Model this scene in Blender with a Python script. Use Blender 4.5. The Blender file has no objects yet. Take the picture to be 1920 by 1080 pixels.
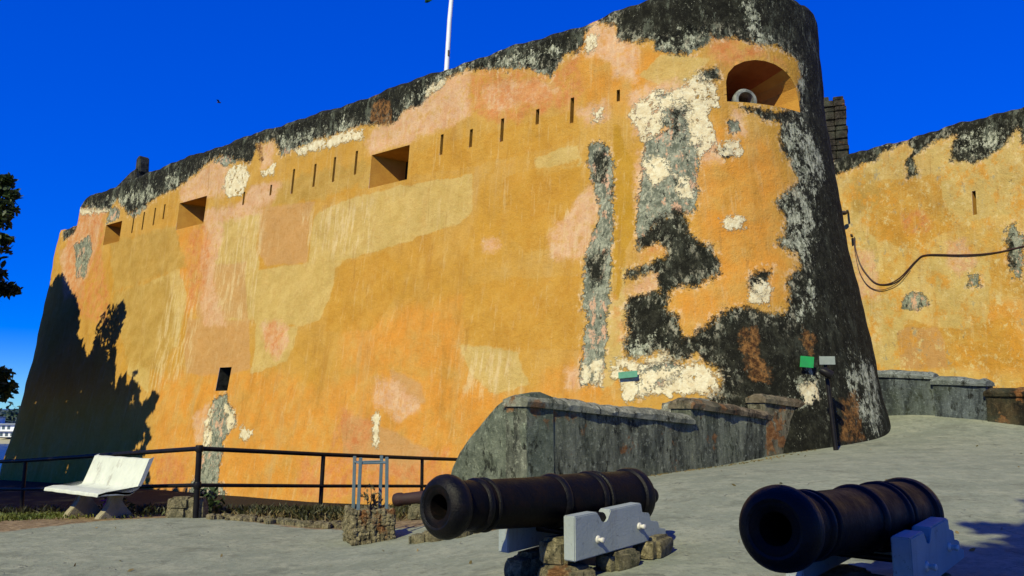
import bpy, bmesh, math, random
import numpy as np
from mathutils import Vector, Matrix, noise as mnoise

scene = bpy.context.scene
C = scene.collection
random.seed(4); rng = np.random.default_rng(7)
R = math.radians

# ------------------------------------------------------------------ camera
EYE, FPX, PITCH = 1.6, 1500.0, math.atan(225 / 1500)
cam_d = bpy.data.cameras.new('camera'); cam = bpy.data.objects.new('camera', cam_d); C.objects.link(cam)
cam_d.sensor_width = 36; cam_d.lens = FPX / 1920 * 36; cam_d.clip_start = .05; cam_d.clip_end = 20000
cam.location = (0, 0, EYE); cam.rotation_euler = (R(90) + PITCH, 0, 0)
scene.camera = cam

# ------------------------------------------------------------------ light
SUN_EL, SUN_AZ = R(40), math.atan2(-.477, -.879)              # towards the sun: behind the camera, to the left
S = Vector((math.sin(SUN_AZ) * math.cos(SUN_EL), math.cos(SUN_AZ) * math.cos(SUN_EL), math.sin(SUN_EL)))
world = bpy.data.worlds.new('World'); scene.world = world; world.use_nodes = True
wn, wl = world.node_tree.nodes, world.node_tree.links
wn.clear()
SKY_TINT = (.7, 1.5, 3.1, 1)
sky = wn.new('ShaderNodeTexSky'); sky.sky_type = 'NISHITA'; sky.sun_disc = False
sky.sun_elevation = SUN_EL; sky.sun_rotation = SUN_AZ; sky.altitude = 0; sky.air_density = .8; sky.dust_density = 0; sky.ozone_density = 4.0
hsv = wn.new('ShaderNodeHueSaturation'); hsv.inputs['Hue'].default_value = .513; hsv.inputs['Saturation'].default_value = 1.9; hsv.inputs['Value'].default_value = 1.0
bg = wn.new('ShaderNodeBackground'); bg.inputs['Strength'].default_value = .124
wo = wn.new('ShaderNodeOutputWorld')
sep = wn.new('ShaderNodeSeparateColor'); pw = wn.new('ShaderNodeMath'); pw.operation = 'POWER'; pw.inputs[1].default_value = -.55
flat = wn.new('ShaderNodeVectorMath'); flat.operation = 'SCALE'          # evens out the glare round the sun and the horizon
mul = wn.new('ShaderNodeMix'); mul.data_type = 'RGBA'; mul.blend_type = 'MULTIPLY'; mul.inputs[0].default_value = 1; mul.inputs[7].default_value = SKY_TINT
wl.new(sky.outputs[0], hsv.inputs['Color']); wl.new(hsv.outputs[0], sep.inputs[0]); wl.new(sep.outputs[2], pw.inputs[0])
wl.new(hsv.outputs[0], flat.inputs[0]); wl.new(pw.outputs[0], flat.inputs[3]); wl.new(flat.outputs[0], mul.inputs[6]); wl.new(mul.outputs[2], bg.inputs[0]); wl.new(bg.outputs[0], wo.inputs[0])
sun_d = bpy.data.lights.new('sun', 'SUN'); sun_d.energy = 4.9; sun_d.angle = R(.53); sun_d.color = (1, .95, .64)
sun = bpy.data.objects.new('sun', sun_d); C.objects.link(sun)
sun.rotation_euler = (-S).to_track_quat('-Z', 'Y').to_euler(); sun.location = (-20, -30, 40)
scene.view_settings.view_transform = 'Standard'; scene.view_settings.look = 'None'
scene.view_settings.exposure = .12; scene.view_settings.gamma = 1
scene.render.engine = 'CYCLES'; scene.cycles.max_bounces = 6; scene.cycles.diffuse_bounces = 1

# ------------------------------------------------------------------ helpers
def at(px, py, Y):
    """point of the place seen at a photo pixel, Y metres ahead of the camera"""
    c, s = math.cos(PITCH), math.sin(PITCH)
    a, b = (px - 960) / FPX, (540 - py) / FPX
    r = Vector((a, c - b * s, s + b * c))
    return Vector((0, 0, EYE)) + r * (Y / r.y)

def tag(o, label=None, cat=None, group=None, kind=None):
    if label: o['label'] = label
    if cat: o['category'] = cat
    if group: o['group'] = group
    if kind: o['kind'] = kind
    return o

def empty(name, loc, label=None, cat=None, group=None):
    o = bpy.data.objects.new(name, None); C.objects.link(o); o.location = loc; o.empty_display_size = .2
    return tag(o, label, cat, group)

def link(name, me, mat=None, parent=None, smooth=False):
    o = bpy.data.objects.new(name, me); C.objects.link(o)
    if mat: me.materials.append(mat)
    if parent:
        o.parent = parent
        m = Matrix.Translation(-parent.location)
        p = parent.parent
        while p: m = m @ Matrix.Translation(-p.location); p = p.parent
        me.transform(m)
    if smooth:
        for p in me.polygons: p.use_smooth = True
    return o

class MB:
    """collects shapes (world coordinates) and links them as ONE mesh object"""
    def __init__(self): self.bm = bmesh.new()
    def box(self, c, size, rot=None, bevel=0):
        m = Matrix.Translation(c) @ (rot.to_4x4() if rot else Matrix()) @ Matrix.Diagonal((*size, 1))
        g = bmesh.ops.create_cube(self.bm, size=1, matrix=m)
        if bevel:
            es = {e for v in g['verts'] for e in v.link_edges}
            bmesh.ops.bevel(self.bm, geom=list(es), offset=bevel, segments=2, affect='EDGES', clamp_overlap=True)
        return self
    def tube(self, pts, rad, n=8, caps=True):
        pts = [Vector(p) for p in pts]
        rs = rad if isinstance(rad, (list, tuple)) else [rad] * len(pts)
        rings = []; up = None
        for i, p in enumerate(pts):
            t = (pts[min(i + 1, len(pts) - 1)] - pts[max(i - 1, 0)]).normalized()
            if up is None: up = t.orthogonal().normalized()
            x = (up - t * up.dot(t)).normalized(); up = x; y = t.cross(x)
            rings.append([self.bm.verts.new(p + (x * math.cos(a) + y * math.sin(a)) * rs[i]) for a in (2 * math.pi * k / n for k in range(n))])
        for a, b in zip(rings, rings[1:]):
            for k in range(n): self.bm.faces.new((a[k], a[(k + 1) % n], b[(k + 1) % n], b[k]))
        if caps: self.bm.faces.new(rings[0][::-1]); self.bm.faces.new(rings[-1])
        return self
    def lathe(self, o, axis, prof, n=40):
        """profile (distance along the axis, radius)"""
        axis = axis.normalized(); x = axis.orthogonal().normalized(); y = axis.cross(x)
        rings = []
        for t, r in prof:
            if r < 1e-5: rings.append([self.bm.verts.new(o + axis * t)])
            else: rings.append([self.bm.verts.new(o + axis * t + (x * math.cos(a) + y * math.sin(a)) * r) for a in (2 * math.pi * k / n for k in range(n))])
        for a, b in zip(rings, rings[1:]):
            for k in range(n):
                q = [a[k % len(a)], a[(k + 1) % len(a)], b[(k + 1) % len(b)], b[k % len(b)]]
                u = []
                for v in q:
                    if v not in u: u.append(v)
                if len(u) > 2: self.bm.faces.new(u)
        return self
    def prism(self, poly, o, ex, ey, ez, depth, bevel=0):
        """polygon in the plane (ex, ey) at o, pushed along ez"""
        a = [self.bm.verts.new(o + ex * u + ey * v) for u, v in poly]
        b = [self.bm.verts.new(o + ex * u + ey * v + ez * depth) for u, v in poly]
        n = len(poly)
        fs = [self.bm.faces.new(a), self.bm.faces.new(b[::-1])]
        for k in range(n): fs.append(self.bm.faces.new((a[(k + 1) % n], a[k], b[k], b[(k + 1) % n])))
        if bevel:
            es = {e for f in fs for e in f.edges}
            bmesh.ops.bevel(self.bm, geom=list(es), offset=bevel, segments=2, affect='EDGES', clamp_overlap=True)
        return self
    def stone(self, c, size, seed=0, sub=3, rough=.16, rot=None):
        """one rough block: a bevelled cube, subdivided and pushed about by noise"""
        bm = bmesh.new(); bmesh.ops.create_cube(bm, size=1)
        bmesh.ops.bevel(bm, geom=list(bm.edges), offset=.16, segments=2, affect='EDGES')
        if sub: bmesh.ops.subdivide_edges(bm, edges=list(bm.edges), cuts=sub, use_grid_fill=True)
        vs = []
        for v in bm.verts:
            p = v.co.copy(); p = p.lerp(p.normalized() * .58, .38)
            d = mnoise.noise(p * 2.3 + Vector((seed * 7.1, 3, seed))) * rough + mnoise.noise(p * 6 + Vector((seed, 9, 2))) * rough * .45
            p = p * (1 + d)
            p = Vector((p.x * size[0], p.y * size[1], p.z * size[2]))
            if rot: p = rot @ p
            vs.append(self.bm.verts.new(Vector(c) + p))
        bm.verts.index_update()
        for f in bm.faces: self.bm.faces.new([vs[v.index] for v in f.verts])
        bm.free(); return self
    def build(self, name, mat, parent=None, smooth=False):
        bmesh.ops.recalc_face_normals(self.bm, faces=self.bm.faces)
        me = bpy.data.meshes.new(name); self.bm.to_mesh(me); self.bm.free()
        o = link(name, me, mat, parent, smooth)
        if smooth: me.set_sharp_from_angle(angle=R(40))
        return o

def copy_tree(o, parent=None):
    c = o.copy(); C.objects.link(c); c.parent = parent
    for ch in o.children: copy_tree(ch, c)
    return c

# ------------------------------------------------------------------ shader helpers
class NT:
    def __init__(self, name):
        self.m = bpy.data.materials.new(name); self.m.use_nodes = True
        self.t = self.m.node_tree; self.t.nodes.clear()
        self.out = self.n('ShaderNodeOutputMaterial'); self.b = self.n('ShaderNodeBsdfPrincipled')
        self.t.links.new(self.b.outputs[0], self.out.inputs[0])
        self.pos = self.n('ShaderNodeNewGeometry').outputs['Position']
    def n(self, k): return self.t.nodes.new(k)
    def put(self, sock, v):
        if isinstance(v, bpy.types.NodeSocket): self.t.links.new(v, sock)
        elif isinstance(v, (tuple, list)) and len(v) == 3 and sock.type == 'RGBA': sock.default_value = (*v, 1)
        else: sock.default_value = v
    def set(self, **k):
        for a, v in k.items(): self.put(self.b.inputs[a.replace('_', ' ')], v)
    def attr(self, name):
        a = self.n('ShaderNodeAttribute'); a.attribute_name = name; return a
    def vec(self, v, scale=(1, 1, 1), loc=(0, 0, 0)):
        m = self.n('ShaderNodeMapping'); self.put(m.inputs[0], v); m.inputs['Scale'].default_value = scale; m.inputs['Location'].default_value = loc
        return m.outputs[0]
    def noise(self, scale, detail=4, rough=.55, v=None, dist=0):
        n = self.n('ShaderNodeTexNoise'); n.inputs['Scale'].default_value = scale; n.inputs['Detail'].default_value = detail
        n.inputs['Roughness'].default_value = rough; n.inputs['Distortion'].default_value = dist
        self.put(n.inputs['Vector'], v if v is not None else self.pos); return n.outputs['Fac']
    def voro(self, scale, v=None, feature='F1', out='Distance'):
        n = self.n('ShaderNodeTexVoronoi'); n.feature = feature; n.inputs['Scale'].default_value = scale
        self.put(n.inputs['Vector'], v if v is not None else self.pos); return n.outputs[out]
    def math(self, op, a, b=0., c=None):
        n = self.n('ShaderNodeMath'); n.operation = op; self.put(n.inputs[0], a); self.put(n.inputs[1], b)
        if c is not None: self.put(n.inputs[2], c)
        return n.outputs[0]
    def ramp(self, v, a, b, c=0., d=1., smooth=True):
        n = self.n('ShaderNodeMapRange'); n.interpolation_type = 'SMOOTHSTEP' if smooth else 'LINEAR'
        for i, x in enumerate((v, a, b, c, d)): self.put(n.inputs[i], x)
        return n.outputs[0]
    def mix(self, f, a, b, mode='MIX'):
        n = self.n('ShaderNodeMix'); n.data_type = 'RGBA'; n.blend_type = mode
        self.put(n.inputs[0], f); self.put(n.inputs[6], a); self.put(n.inputs[7], b); return n.outputs[2]
    def bump(self, h, dist=.02, strength=1., normal=None):
        n = self.n('ShaderNodeBump'); n.inputs['Distance'].default_value = dist; n.inputs['Strength'].default_value = strength
        self.put(n.inputs['Height'], h)
        if normal: self.put(n.inputs['Normal'], normal)
        return n.outputs[0]

def simple(name, col, col2=None, scale=6, rough=.7, bump=.0, bscale=40, metal=0., spec=.5, streak=False):
    t = NT(name)
    v = t.vec(t.pos, (1, 1, .18)) if streak else t.pos
    f = t.ramp(t.noise(scale, 6, .65, v), .3, .7)
    t.set(Base_Color=t.mix(f, col, col2 or tuple(x * .7 for x in col)), Roughness=rough, Metallic=metal, Specular_IOR_Level=spec)
    if bump: t.set(Normal=t.bump(t.noise(bscale, 5, .65), bump))
    return t.m
# ---- fort wall surfaces: s = metres along the wall, z = height ----
_bz = np.polyfit([-3, -1, 1, 2.65, 4.6, 7.3, 10, 12], [-.72, -.34, 0, .24, .54, .85, 1.03, 1.10], 3)
def batter(z): return np.polyval(_bz, np.clip(z, -3, 12.5))
class Bastion:
    d = np.array([.795, -.607]); n0 = np.array([-.607, -.795])
    T = np.array([1.54, 16.46]); R = 4.60; SW = math.radians(118); SL = 27.15; RL = 1.7; SWL = math.radians(100)
    a0 = math.atan2(-.795, -.607)
    def frame(self, s):
        s = np.asarray(s, float)
        th = self.a0 + np.clip(s / self.R, 0, self.SW) - np.clip((-s - self.SL) / self.RL, 0, self.SWL)
        n = np.stack([np.cos(th), np.sin(th)], -1)
        C = self.T - self.n0 * self.R
        CL = self.T - self.d * self.SL - self.n0 * self.RL
        t = np.stack([-n[..., 1], n[..., 0]], -1)           # direction of growing s
        st = self.T + np.clip(s, -self.SL, 0)[..., None] * self.d
        arc = C + self.R * n + t * np.maximum(s - self.R * self.SW, 0)[..., None]
        larc = CL + self.RL * n - t * np.maximum(-s - self.SL - self.RL * self.SWL, 0)[..., None]
        p = np.where((s > 0)[..., None], arc, np.where((s < -self.SL)[..., None], larc, st))
        return p, n
    def pt(self, s, z, inset=0.):
        s, z = np.broadcast_arrays(np.asarray(s, float), np.asarray(z, float))
        p, n = self.frame(s)
        p = p - n * (batter(z) + inset)[..., None]
        return np.concatenate([p, z[..., None]], -1)
class Curtain:
    d = np.array([.5688, -.8225]); n0 = np.array([-.8225, -.5688]); O = np.array([11.5, 27.0])
    def frame(self, s):
        s = np.asarray(s, float)
        return self.O + s[..., None] * self.d, np.broadcast_to(self.n0, s.shape + (2,))
    def pt(self, s, z, inset=0.):
        s, z = np.broadcast_arrays(np.asarray(s, float), np.asarray(z, float))
        p, n = self.frame(s)
        p = p - n * (.06 * (z - 9) + inset)[..., None]
        return np.concatenate([p, z[..., None]], -1)
MASKS = {
 'tan': {
  'b': [[(-9.72,7.36),(-7.9,7.56),(-6.21,7.53),(-3.85,7.4),(-3.7,6.33),(-4.52,6.11),(-6.8,5.86),(-8.38,5.71),(-8.68,4.93),(-9.06,4.04),(-9.98,3.92),(-12.19,4.09),(-12.84,4.97),(-12.45,5.82),(-9.97,5.85),(-9.97,7.16)],
   [(-15.03,7.81),(-12.38,7.78),(-12.34,6.29),(-12.37,4.26),(-13.66,4.35),(-14.84,5.86)],
   [(-12.1,4.25),(-9.98,3.92),(-10.2,2.88),(-11.9,2.62)],
   [(-21.64,6.54),(-17.48,7.09),(-16.25,5.26),(-16.36,3.63),(-18.3,3.34),(-20.58,4.81)],
   [(-19.43,4.35),(-18.02,4.45),(-17.59,2.05),(-19.17,2.81)],
   [(-1.96,7.49),(-0.68,7.56),(-0.59,7.02),(-1.77,6.98)],
   [(-3.88,3.17),(-2.01,2.84),(-1.63,2.12),(-2.5,1.9),(-3.35,2.4)],
   [(0.28,4.57),(0.66,4.77),(0.74,2.4),(0.51,2.13),(0.25,1.98),(0.29,2.97)],
   [(1.65,9.33),(2.96,9.13),(2.5,8.64),(1.63,8.51),(1.04,8.9)]],
  'c': [[(1.21,9.87),(5.82,9.7),(5.66,7.1),(3.56,7.19),(2.25,8.15),(0.36,7.81),(0.2,9.36)],
   [(0.47,5.21),(2.12,5.03),(1.85,2.84),(0.96,2.88)],
   [(2.86,6.29),(4.72,5.84),(4.44,3.51),(3.21,3.43)],
   [(0.15,7.66),(1.12,7.3),(1.25,5.83),(0.31,6.33)]],
 },
 'ochre': {
  'b': [[(-3.8,4.48),(-2.34,4.6),(-0.41,4.46),(-0.29,2.82),(-1.57,2.88),(-3.64,3.06)],
   [(-12.7,8),(-10.04,7.83),(-10.21,7.36),(-10.04,5.86),(-12.22,5.8),(-12.7,6.68)],
   [(-22.57,8.04),(-17.73,8.01),(-16.78,6.43),(-18.95,6.07),(-21.74,5.72)],
   [(-12.53,8.6),(-7.81,8.57),(-7.6,7.74),(-9.76,7.62),(-12.68,7.91)],
   [(-6.01,8.45),(-0.79,8.43),(-0.69,7.69),(-3.61,7.6),(-6.04,7.77)],
   [(-15.04,4.44),(-12.49,4.19),(-12.08,2.78),(-15.07,2.7)],
   [(-2.73,7.16),(-0.67,7.17),(-0.64,5.4),(-1.93,5.06),(-2.96,5.98)],
   [(-8.69,5.55),(-6.79,5.78),(-5.86,4.95),(-6.82,3.61),(-8.76,3.72)]],
  'c': [[(1.18,9.13),(3.31,8.79),(3.71,6.99),(2.18,6.58),(0.93,7.33)],
   [(2.09,4.35),(3.71,3.88),(5.2,4.22),(5.39,2.7),(3.02,2.8),(1.87,3.35)],
   [(4.74,6.16),(5.62,6.48),(5.51,4.64),(4.68,5.05)]],
 },
 'orange': {
  'b': [[(-17.37,2.76),(-11.95,2.78),(-8.64,2.24),(-6.62,2.62),(-3.68,2.4),(-1.46,1.89),(-0.18,2.76),(0.69,2.29),(0.77,1.65),(-1.44,1.66),(-3.37,-0.57),(-15.87,-1.45),(-16.8,0.99)],
   [(2.44,7.52),(3.01,7.82),(3.86,7.53),(4.47,7.33),(4.83,6.51),(5.16,6.36),(4.4,5.87),(4.63,5.42),(4.23,4.81),(4.77,4.5),(4.34,3.8),(2.81,3.45),(2.11,2.91),(1.67,3.8),(2.77,4.44),(2.32,5.14)],
   [(-0.69,10.35),(0.22,10.22),(1.05,9.6),(2.52,9.14),(1.63,8.57),(0.73,8.18),(-0.65,8.46)],
   [(-17.75,8.11),(-15.66,7.81),(-14.63,5.12),(-16.01,4.51),(-17.9,6.17)],
   [(-8.15,3.98),(-3.93,4.22),(-3.52,2.4),(-7.87,2.66)]],
  'c': [[(1.58,9.77),(3.01,9.57),(3.27,7.93),(1.51,7.95)],
   [(1.13,7.66),(2.58,7.73),(3.55,7.02),(2.18,6.58)],
   [(4.06,4.81),(5.5,4.49),(5.38,2.55),(3.65,2.77)],
   [(2.08,4.18),(3.09,4.26),(3.34,2.78),(2.03,2.84)]],
 },
 'mauve': {
  'b': [[(-15.97,4.58),(-12.48,4.27),(-12,2.78),(-13.25,2.57),(-15.38,2.71),(-15.86,3.6)],
   [(-12.74,7.88),(-9.97,7.72),(-10.21,7.39),(-10.04,5.82),(-11.98,5.91),(-12.52,6.48)],
   [(-15.43,6.28),(-13.1,6.2),(-12.6,4.31),(-15.55,4.58),(-15.7,5.58)],
   [(-13.42,8.75),(-12,8.68),(-12.13,7.91),(-13.68,7.89)],
   [(-7.58,1.39),(-6.34,1.27),(-4.05,0.56),(-4.96,-0.08),(-7.32,0.32)],
   [(-27.03,8.26),(-25.17,8.48),(-23.74,5.89),(-25.65,6.05)],
   [(-6.03,2.6),(-4.85,2.18),(-4.58,1.66),(-5.69,1.8)]],
  'c': [[(3.36,6.38),(4.07,6.43),(4.27,5.75),(3.64,5.59)],
   [(1.72,4.04),(3.08,4.09),(3.34,2.78),(1.85,2.84)]],
 },
 'olive': {
  'b': [[(-22.57,8.04),(-17.73,8.01),(-16.67,6.42),(-18.64,6.24),(-21.44,6)],
   [(-12.53,8.6),(-10.93,8.67),(-7.81,8.57),(-7.61,7.82),(-9.78,7.76),(-12.39,7.83)],
   [(-21.61,5.91),(-17.54,6.13),(-16.42,3.81),(-17.03,2.75),(-19.34,3.19)]],
  'c': [[(0.41,9.5),(1.19,9.5),(1.34,8.35),(0.37,8.18)]],
 },
 'strip': {
  'b': [[(0.26,7.87),(0.5,7.81),(0.67,7.18),(0.89,6.91),(0.95,5.93),(0.92,5.22),(0.71,4.88),(0.56,3.85),(0.4,3.86),(0.34,5.75),(0.25,7.12)]],
  'c': [],
 },
 'streaks': {
  'b': [[(-14.89,7.88),(-12.38,7.78),(-12.34,6.29),(-12.23,4.25),(-14.42,4.4),(-15.27,6.27)],
   [(-3.77,3.04),(-2.01,2.9),(-1.82,1.89),(-3.44,1.9)],
   [(-17.54,6.13),(-15.59,6.3),(-15.07,2.7),(-17.77,2.05)],
   [(-10.72,7.44),(-7.44,7.4),(-7.42,5.86),(-9.92,5.84)],
   [(0.89,8.41),(2.49,8.51),(2.3,7.53),(1.04,7.63)],
   [(-1.25,5.99),(-0.27,6.33),(-0.33,4.87),(-1.18,4.97)]],
  'c': [[(0.17,8.22),(1.14,8.02),(1.17,3.56),(0.62,3.77)]],
 },
 'pink': {
  'b': [[(-11.72,4.02),(-11.15,4.15),(-10.53,3.98),(-10.24,3.5),(-10.58,3.02),(-11.25,3.26)],
   [(2.56,7.21),(3.05,7.33),(3.07,6.78),(2.63,6.66)],
   [(0.22,9.82),(0.97,9.55),(0.89,8.79),(0.32,9.02)],
   [(-8.04,9.23),(-7.7,9.55),(-6.93,9.44),(-6.24,9.86),(-5.64,10.01),(-4.92,10.25),(-4.14,10.3),(-4.03,9.06),(-4.83,8.87),(-6.1,8.77),(-6.65,8.73),(-7.83,8.74)],
   [(-3.66,9.7),(-2.72,9.67),(-1.73,9.41),(-1.26,9.02),(-1.56,8.82),(-2.44,8.97),(-3.19,8.93),(-3.54,9.16)],
   [(-1.37,5.53),(-0.96,5.94),(-0.72,6.31),(-0.28,6.52),(0.08,6.01),(-0.21,5.58),(-0.23,5.1),(-0.52,4.71),(-1.25,4.96)],
   [(-3.28,5.6),(-2.92,5.6),(-2.74,5.39),(-2.92,5.26),(-3.23,5.35)],
   [(-15.94,8.33),(-13.46,8.22),(-12.65,7.73),(-14.71,7.76),(-14.84,5.86),(-13.61,4.18),(-14.98,4.26),(-15.86,6.71)],
   [(-17.84,9.52),(-16.22,9.98),(-15.15,10.01),(-14.41,9.3),(-14.76,8.71),(-15.81,8.75),(-17.55,8.71)],
   [(-13.42,8.75),(-11.73,8.72),(-12.02,8.07),(-13.84,7.91),(-14.18,8.15)],
   [(-6.48,2.41),(-5.48,2.19),(-4.75,1.6),(-5.5,1.28),(-6.4,1.73)],
   [(-0.54,10.36),(-0.32,10.42),(0.26,10.24),(0.4,9.84),(0.23,9.43),(-0.53,9.69)],
   [(-0.79,8.43),(-0.01,8.37),(0.09,7.97),(-0.34,7.9),(-0.63,8.13)],
   [(0.73,8.43),(1.63,8.7),(2.49,8.51),(2.56,7.27),(1.74,7.07),(0.89,7.4)],
   [(0.97,7.02),(1.39,6.98),(1.38,5.42),(1.05,5.21),(0.91,5.93)],
   [(1.97,6.03),(2.43,6.07),(2.34,5.66),(2.03,5.67)],
   [(0.71,4.02),(1.25,4.27),(1.44,4.37),(1.5,4.14),(1.25,3.93),(0.82,3.84)],
   [(-25.59,9.81),(-23.43,9.48),(-23.51,8.27),(-23.87,6.77),(-25.65,6.05),(-26.68,7.98)],
   [(-13.22,10.22),(-12.43,10.06),(-12.36,9.25),(-12.98,9.26)],
   [(3.38,7.95),(3.83,7.97),(3.85,7.41),(3.38,7.09)],
   [(-14.57,1.35),(-13.81,1.68),(-13.35,0.57),(-14.12,0.55)],
   [(-0.67,2.33),(-0.28,2.43),(-0.25,1.98),(-0.58,1.99)]],
  'c': [[(3.45,6.62),(4,6.61),(4.28,5.91),(3.79,5.57),(3.5,5.94)],
   [(0.33,6.88),(1.1,6.75),(1.22,5.13),(0.47,5.21)]],
 },
 'red': {
  'b': [[(-4.1,10.28),(-3.19,10.07),(-2.56,9.96),(-1.95,9.72),(-1.53,9.47),(-0.8,9.81),(-0.63,8.85),(-0.91,8.46),(-1.86,8.55),(-2.33,8.54),(-3.17,8.7),(-4.07,9.1)],
   [(-16.93,7.6),(-15.83,7.83),(-15.21,6.63),(-15.27,5.17),(-16.13,4.88)],
   [(-11.4,4.12),(-10.72,3.96),(-10.48,3.51),(-10.69,3.08),(-11.31,3.31),(-11.64,3.73)],
   [(-25.36,9.85),(-23.2,9.45),(-23.13,7.78),(-21.74,5.72),(-21.53,4.67),(-23.91,5.25),(-26.05,6.99),(-26.51,8.89)],
   [(3.07,9.64),(4.01,9.66),(4.78,9.49),(5.34,9.22),(4.39,9.23),(3.54,8.89),(3.25,9.07),(2.97,9.26)],
   [(0.42,3.86),(0.77,3.39),(0.72,2.95),(0.6,2.95)],
   [(-7.64,1.67),(-6.34,1.27),(-6.56,0.48),(-7.79,0.57)],
   [(-9.01,0.26),(-7.35,0.45),(-5.03,0.28),(-3.74,0.69),(-3.41,-0.34),(-8.72,-0.75)],
   [(-16.28,0.16),(-14.14,0.23),(-13.94,-1.01),(-15.71,-1.12)],
   [(1.05,4.97),(1.6,4.93),(1.66,4.7),(1.11,4.55)]],
  'c': [[(2.06,7.84),(2.92,7.75),(3.06,7.11),(2.2,7.1)]],
 },
 'rust': {
  'b': [[(-7.93,10.38),(-7.04,10.23),(-6.98,9.48),(-7.84,9.64)],
   [(3.18,3.07),(3.54,3.18),(3.52,2.69),(3.74,2.38),(3.76,2.12),(3.36,2.11),(3.29,2.48)],
   [(5.46,1.81),(6.15,1.87),(5.92,1.23),(5.99,0.99),(5.26,1.01)],
   [(-13.36,10.18),(-13.03,10.29),(-12.92,9.58),(-13.14,9.53)],
   [(4.68,3.37),(5.04,2.94),(4.86,2.5),(4.62,2.71)]],
  'c': [],
 },
 'grey': {
  'b': [[(-0.37,7.49),(0.15,7.39),(0.26,6.99),(0.35,5.75),(0.33,4.33),(0.29,3.42),(0.28,2.41),(0.21,2.09),(-0.28,2.07),(-0.29,2.82),(-0.19,3.45),(-0.37,3.92),(-0.38,4.64),(-0.34,4.99),(-0.19,5.34),(-0.01,5.98),(-0.26,6.52),(-0.45,6.99)],
   [(1.11,7.01),(1.25,7.34),(1.89,7.55),(2.59,7.33),(2.46,6.43),(2.32,5.66),(1.9,5.62),(1.42,5.47),(1.25,5.19),(1.02,4.92),(0.94,5.69),(1.04,6.4)],
   [(1.51,8.46),(1.94,8.35),(1.92,7.55),(1.55,7.64)],
   [(1.98,8.16),(2.26,8.21),(2.46,7.89),(2.29,7.22),(1.9,7.2)],
   [(3.38,7.7),(3.66,7.77),(3.62,7.46),(3.41,7.39)],
   [(-2.07,9.85),(-1.52,9.9),(-1.21,9.84),(-1.53,9.47),(-1.95,9.73)],
   [(-4.14,10.35),(-3.26,10.39),(-2.08,10.13),(-1.44,9.95),(-1.59,9.79),(-2.56,9.96),(-3.24,10.09)],
   [(-13.58,1.84),(-12.95,2.08),(-12.25,1.21),(-12.63,0.59),(-12.47,-0.47),(-11.77,-0.94),(-13.91,-1.08),(-13.59,-0.06),(-13.52,0.88)],
   [(-25.59,8.31),(-24.29,8.59),(-23.96,7.88),(-24.1,6.79),(-24.96,6.88)],
   [(-25.61,9.88),(-24.47,9.98),(-23.31,9.84),(-23.07,9.42)],
   [(-23.04,9.64),(-22.09,9.27),(-22.12,8.95),(-23.05,8.91)],
   [(-21.39,9),(-20.28,9.31),(-20.03,9.1),(-20.94,8.82)],
   [(-15.82,10.14),(-15.02,10.18),(-14.2,9.82),(-15.11,9.77)],
   [(-12.15,9.69),(-11.29,9.93),(-10.34,9.93),(-10.31,9.66),(-11.2,9.59),(-11.99,9.54)],
   [(1.09,2.39),(1.65,2.6),(1.98,2.38),(1.54,2.07),(1.1,1.81)],
   [(1.5,9.39),(2.37,9.29),(2.63,9.34),(3.04,9.66),(3,9.77),(1.96,9.79),(1.43,9.68)],
   [(2.5,8.76),(3.17,8.88),(3.22,8.63),(2.78,8.57)]],
  'c': [[(5.19,6.8),(5.43,6.86),(5.59,6.48),(5.53,5.1),(5.29,5.29),(5.21,6.08)],
   [(2.04,5.17),(2.64,5.22),(2.82,4.75),(2.41,4.62),(1.97,4.77)],
   [(4.03,5.54),(4.34,5.49),(4.38,5.12),(4.05,5.19)]],
 },
 'cream': {
  'b': [[(2.9,7.24),(3.6,7.15),(3.61,6.89),(3.07,6.78)],
   [(3.74,4.23),(4.1,4.01),(3.91,3.62),(3.43,3.72)],
   [(1.41,8.34),(2.49,8.51),(2.6,8.01),(1.62,7.88)],
   [(-14.73,9.7),(-13.79,9.56),(-13.54,9.14),(-13.82,8.55),(-14.51,8.53),(-14.98,9.03)],
   [(-11.17,9.58),(-10.05,9.66),(-8.73,9.63),(-8.15,9.62),(-8.07,9.24),(-9.04,9.31),(-11.03,9.34)],
   [(-12.91,9.17),(-12.23,9.3),(-12.27,9),(-12.74,9)],
   [(2.25,7.84),(2.74,7.88),(2.96,7.14),(2.53,6.79),(2.29,7.22)],
   [(1.11,6.88),(1.73,6.95),(1.86,6.46),(1.38,6.25)],
   [(1.92,6.45),(2.39,6.49),(2.31,5.93),(1.97,5.97)],
   [(0.77,7.98),(1.07,8.3),(1.63,8.51),(1.91,8.23),(1.76,7.87),(1.61,7.45),(1.11,7.28),(0.96,7.64)],
   [(2.35,8.64),(2.65,8.82),(3.07,8.56),(3.17,8),(2.88,7.88),(3.1,7.14),(2.56,7.21),(2.38,7.83)],
   [(3,5.53),(3.21,5.56),(3.55,5.46),(3.53,5.27),(3.2,5.21),(3.01,5.3)],
   [(-0.29,2.56),(0.2,2.61),(0.24,2.06),(-0.28,2.07)],
   [(0.49,2.6),(0.63,2.64),(1.09,2.5),(1.6,2.71),(1.71,2.54),(1.38,2.39),(2.09,2.38),(2.36,2.46),(2.73,2.38),(2.83,2.22),(2.59,1.86),(2.17,1.81),(1.54,1.91),(1.1,1.81),(0.79,1.71),(0.63,2.13),(0.46,2.24)],
   [(4.41,1.96),(4.85,2.13),(4.83,1.76),(4.49,1.76)],
   [(-5.65,10.14),(-4.92,10.28),(-4.97,10.18),(-5.64,9.92)],
   [(-25.61,9.88),(-22.99,9.46),(-23.05,9.35),(-25.44,9.63)],
   [(-0.38,8.33),(-0.05,8.32),(-0.09,8.04),(-0.32,8.02)],
   [(-13.78,1.2),(-13.58,1.68),(-13.26,0.57),(-13.57,0.25)],
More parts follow.
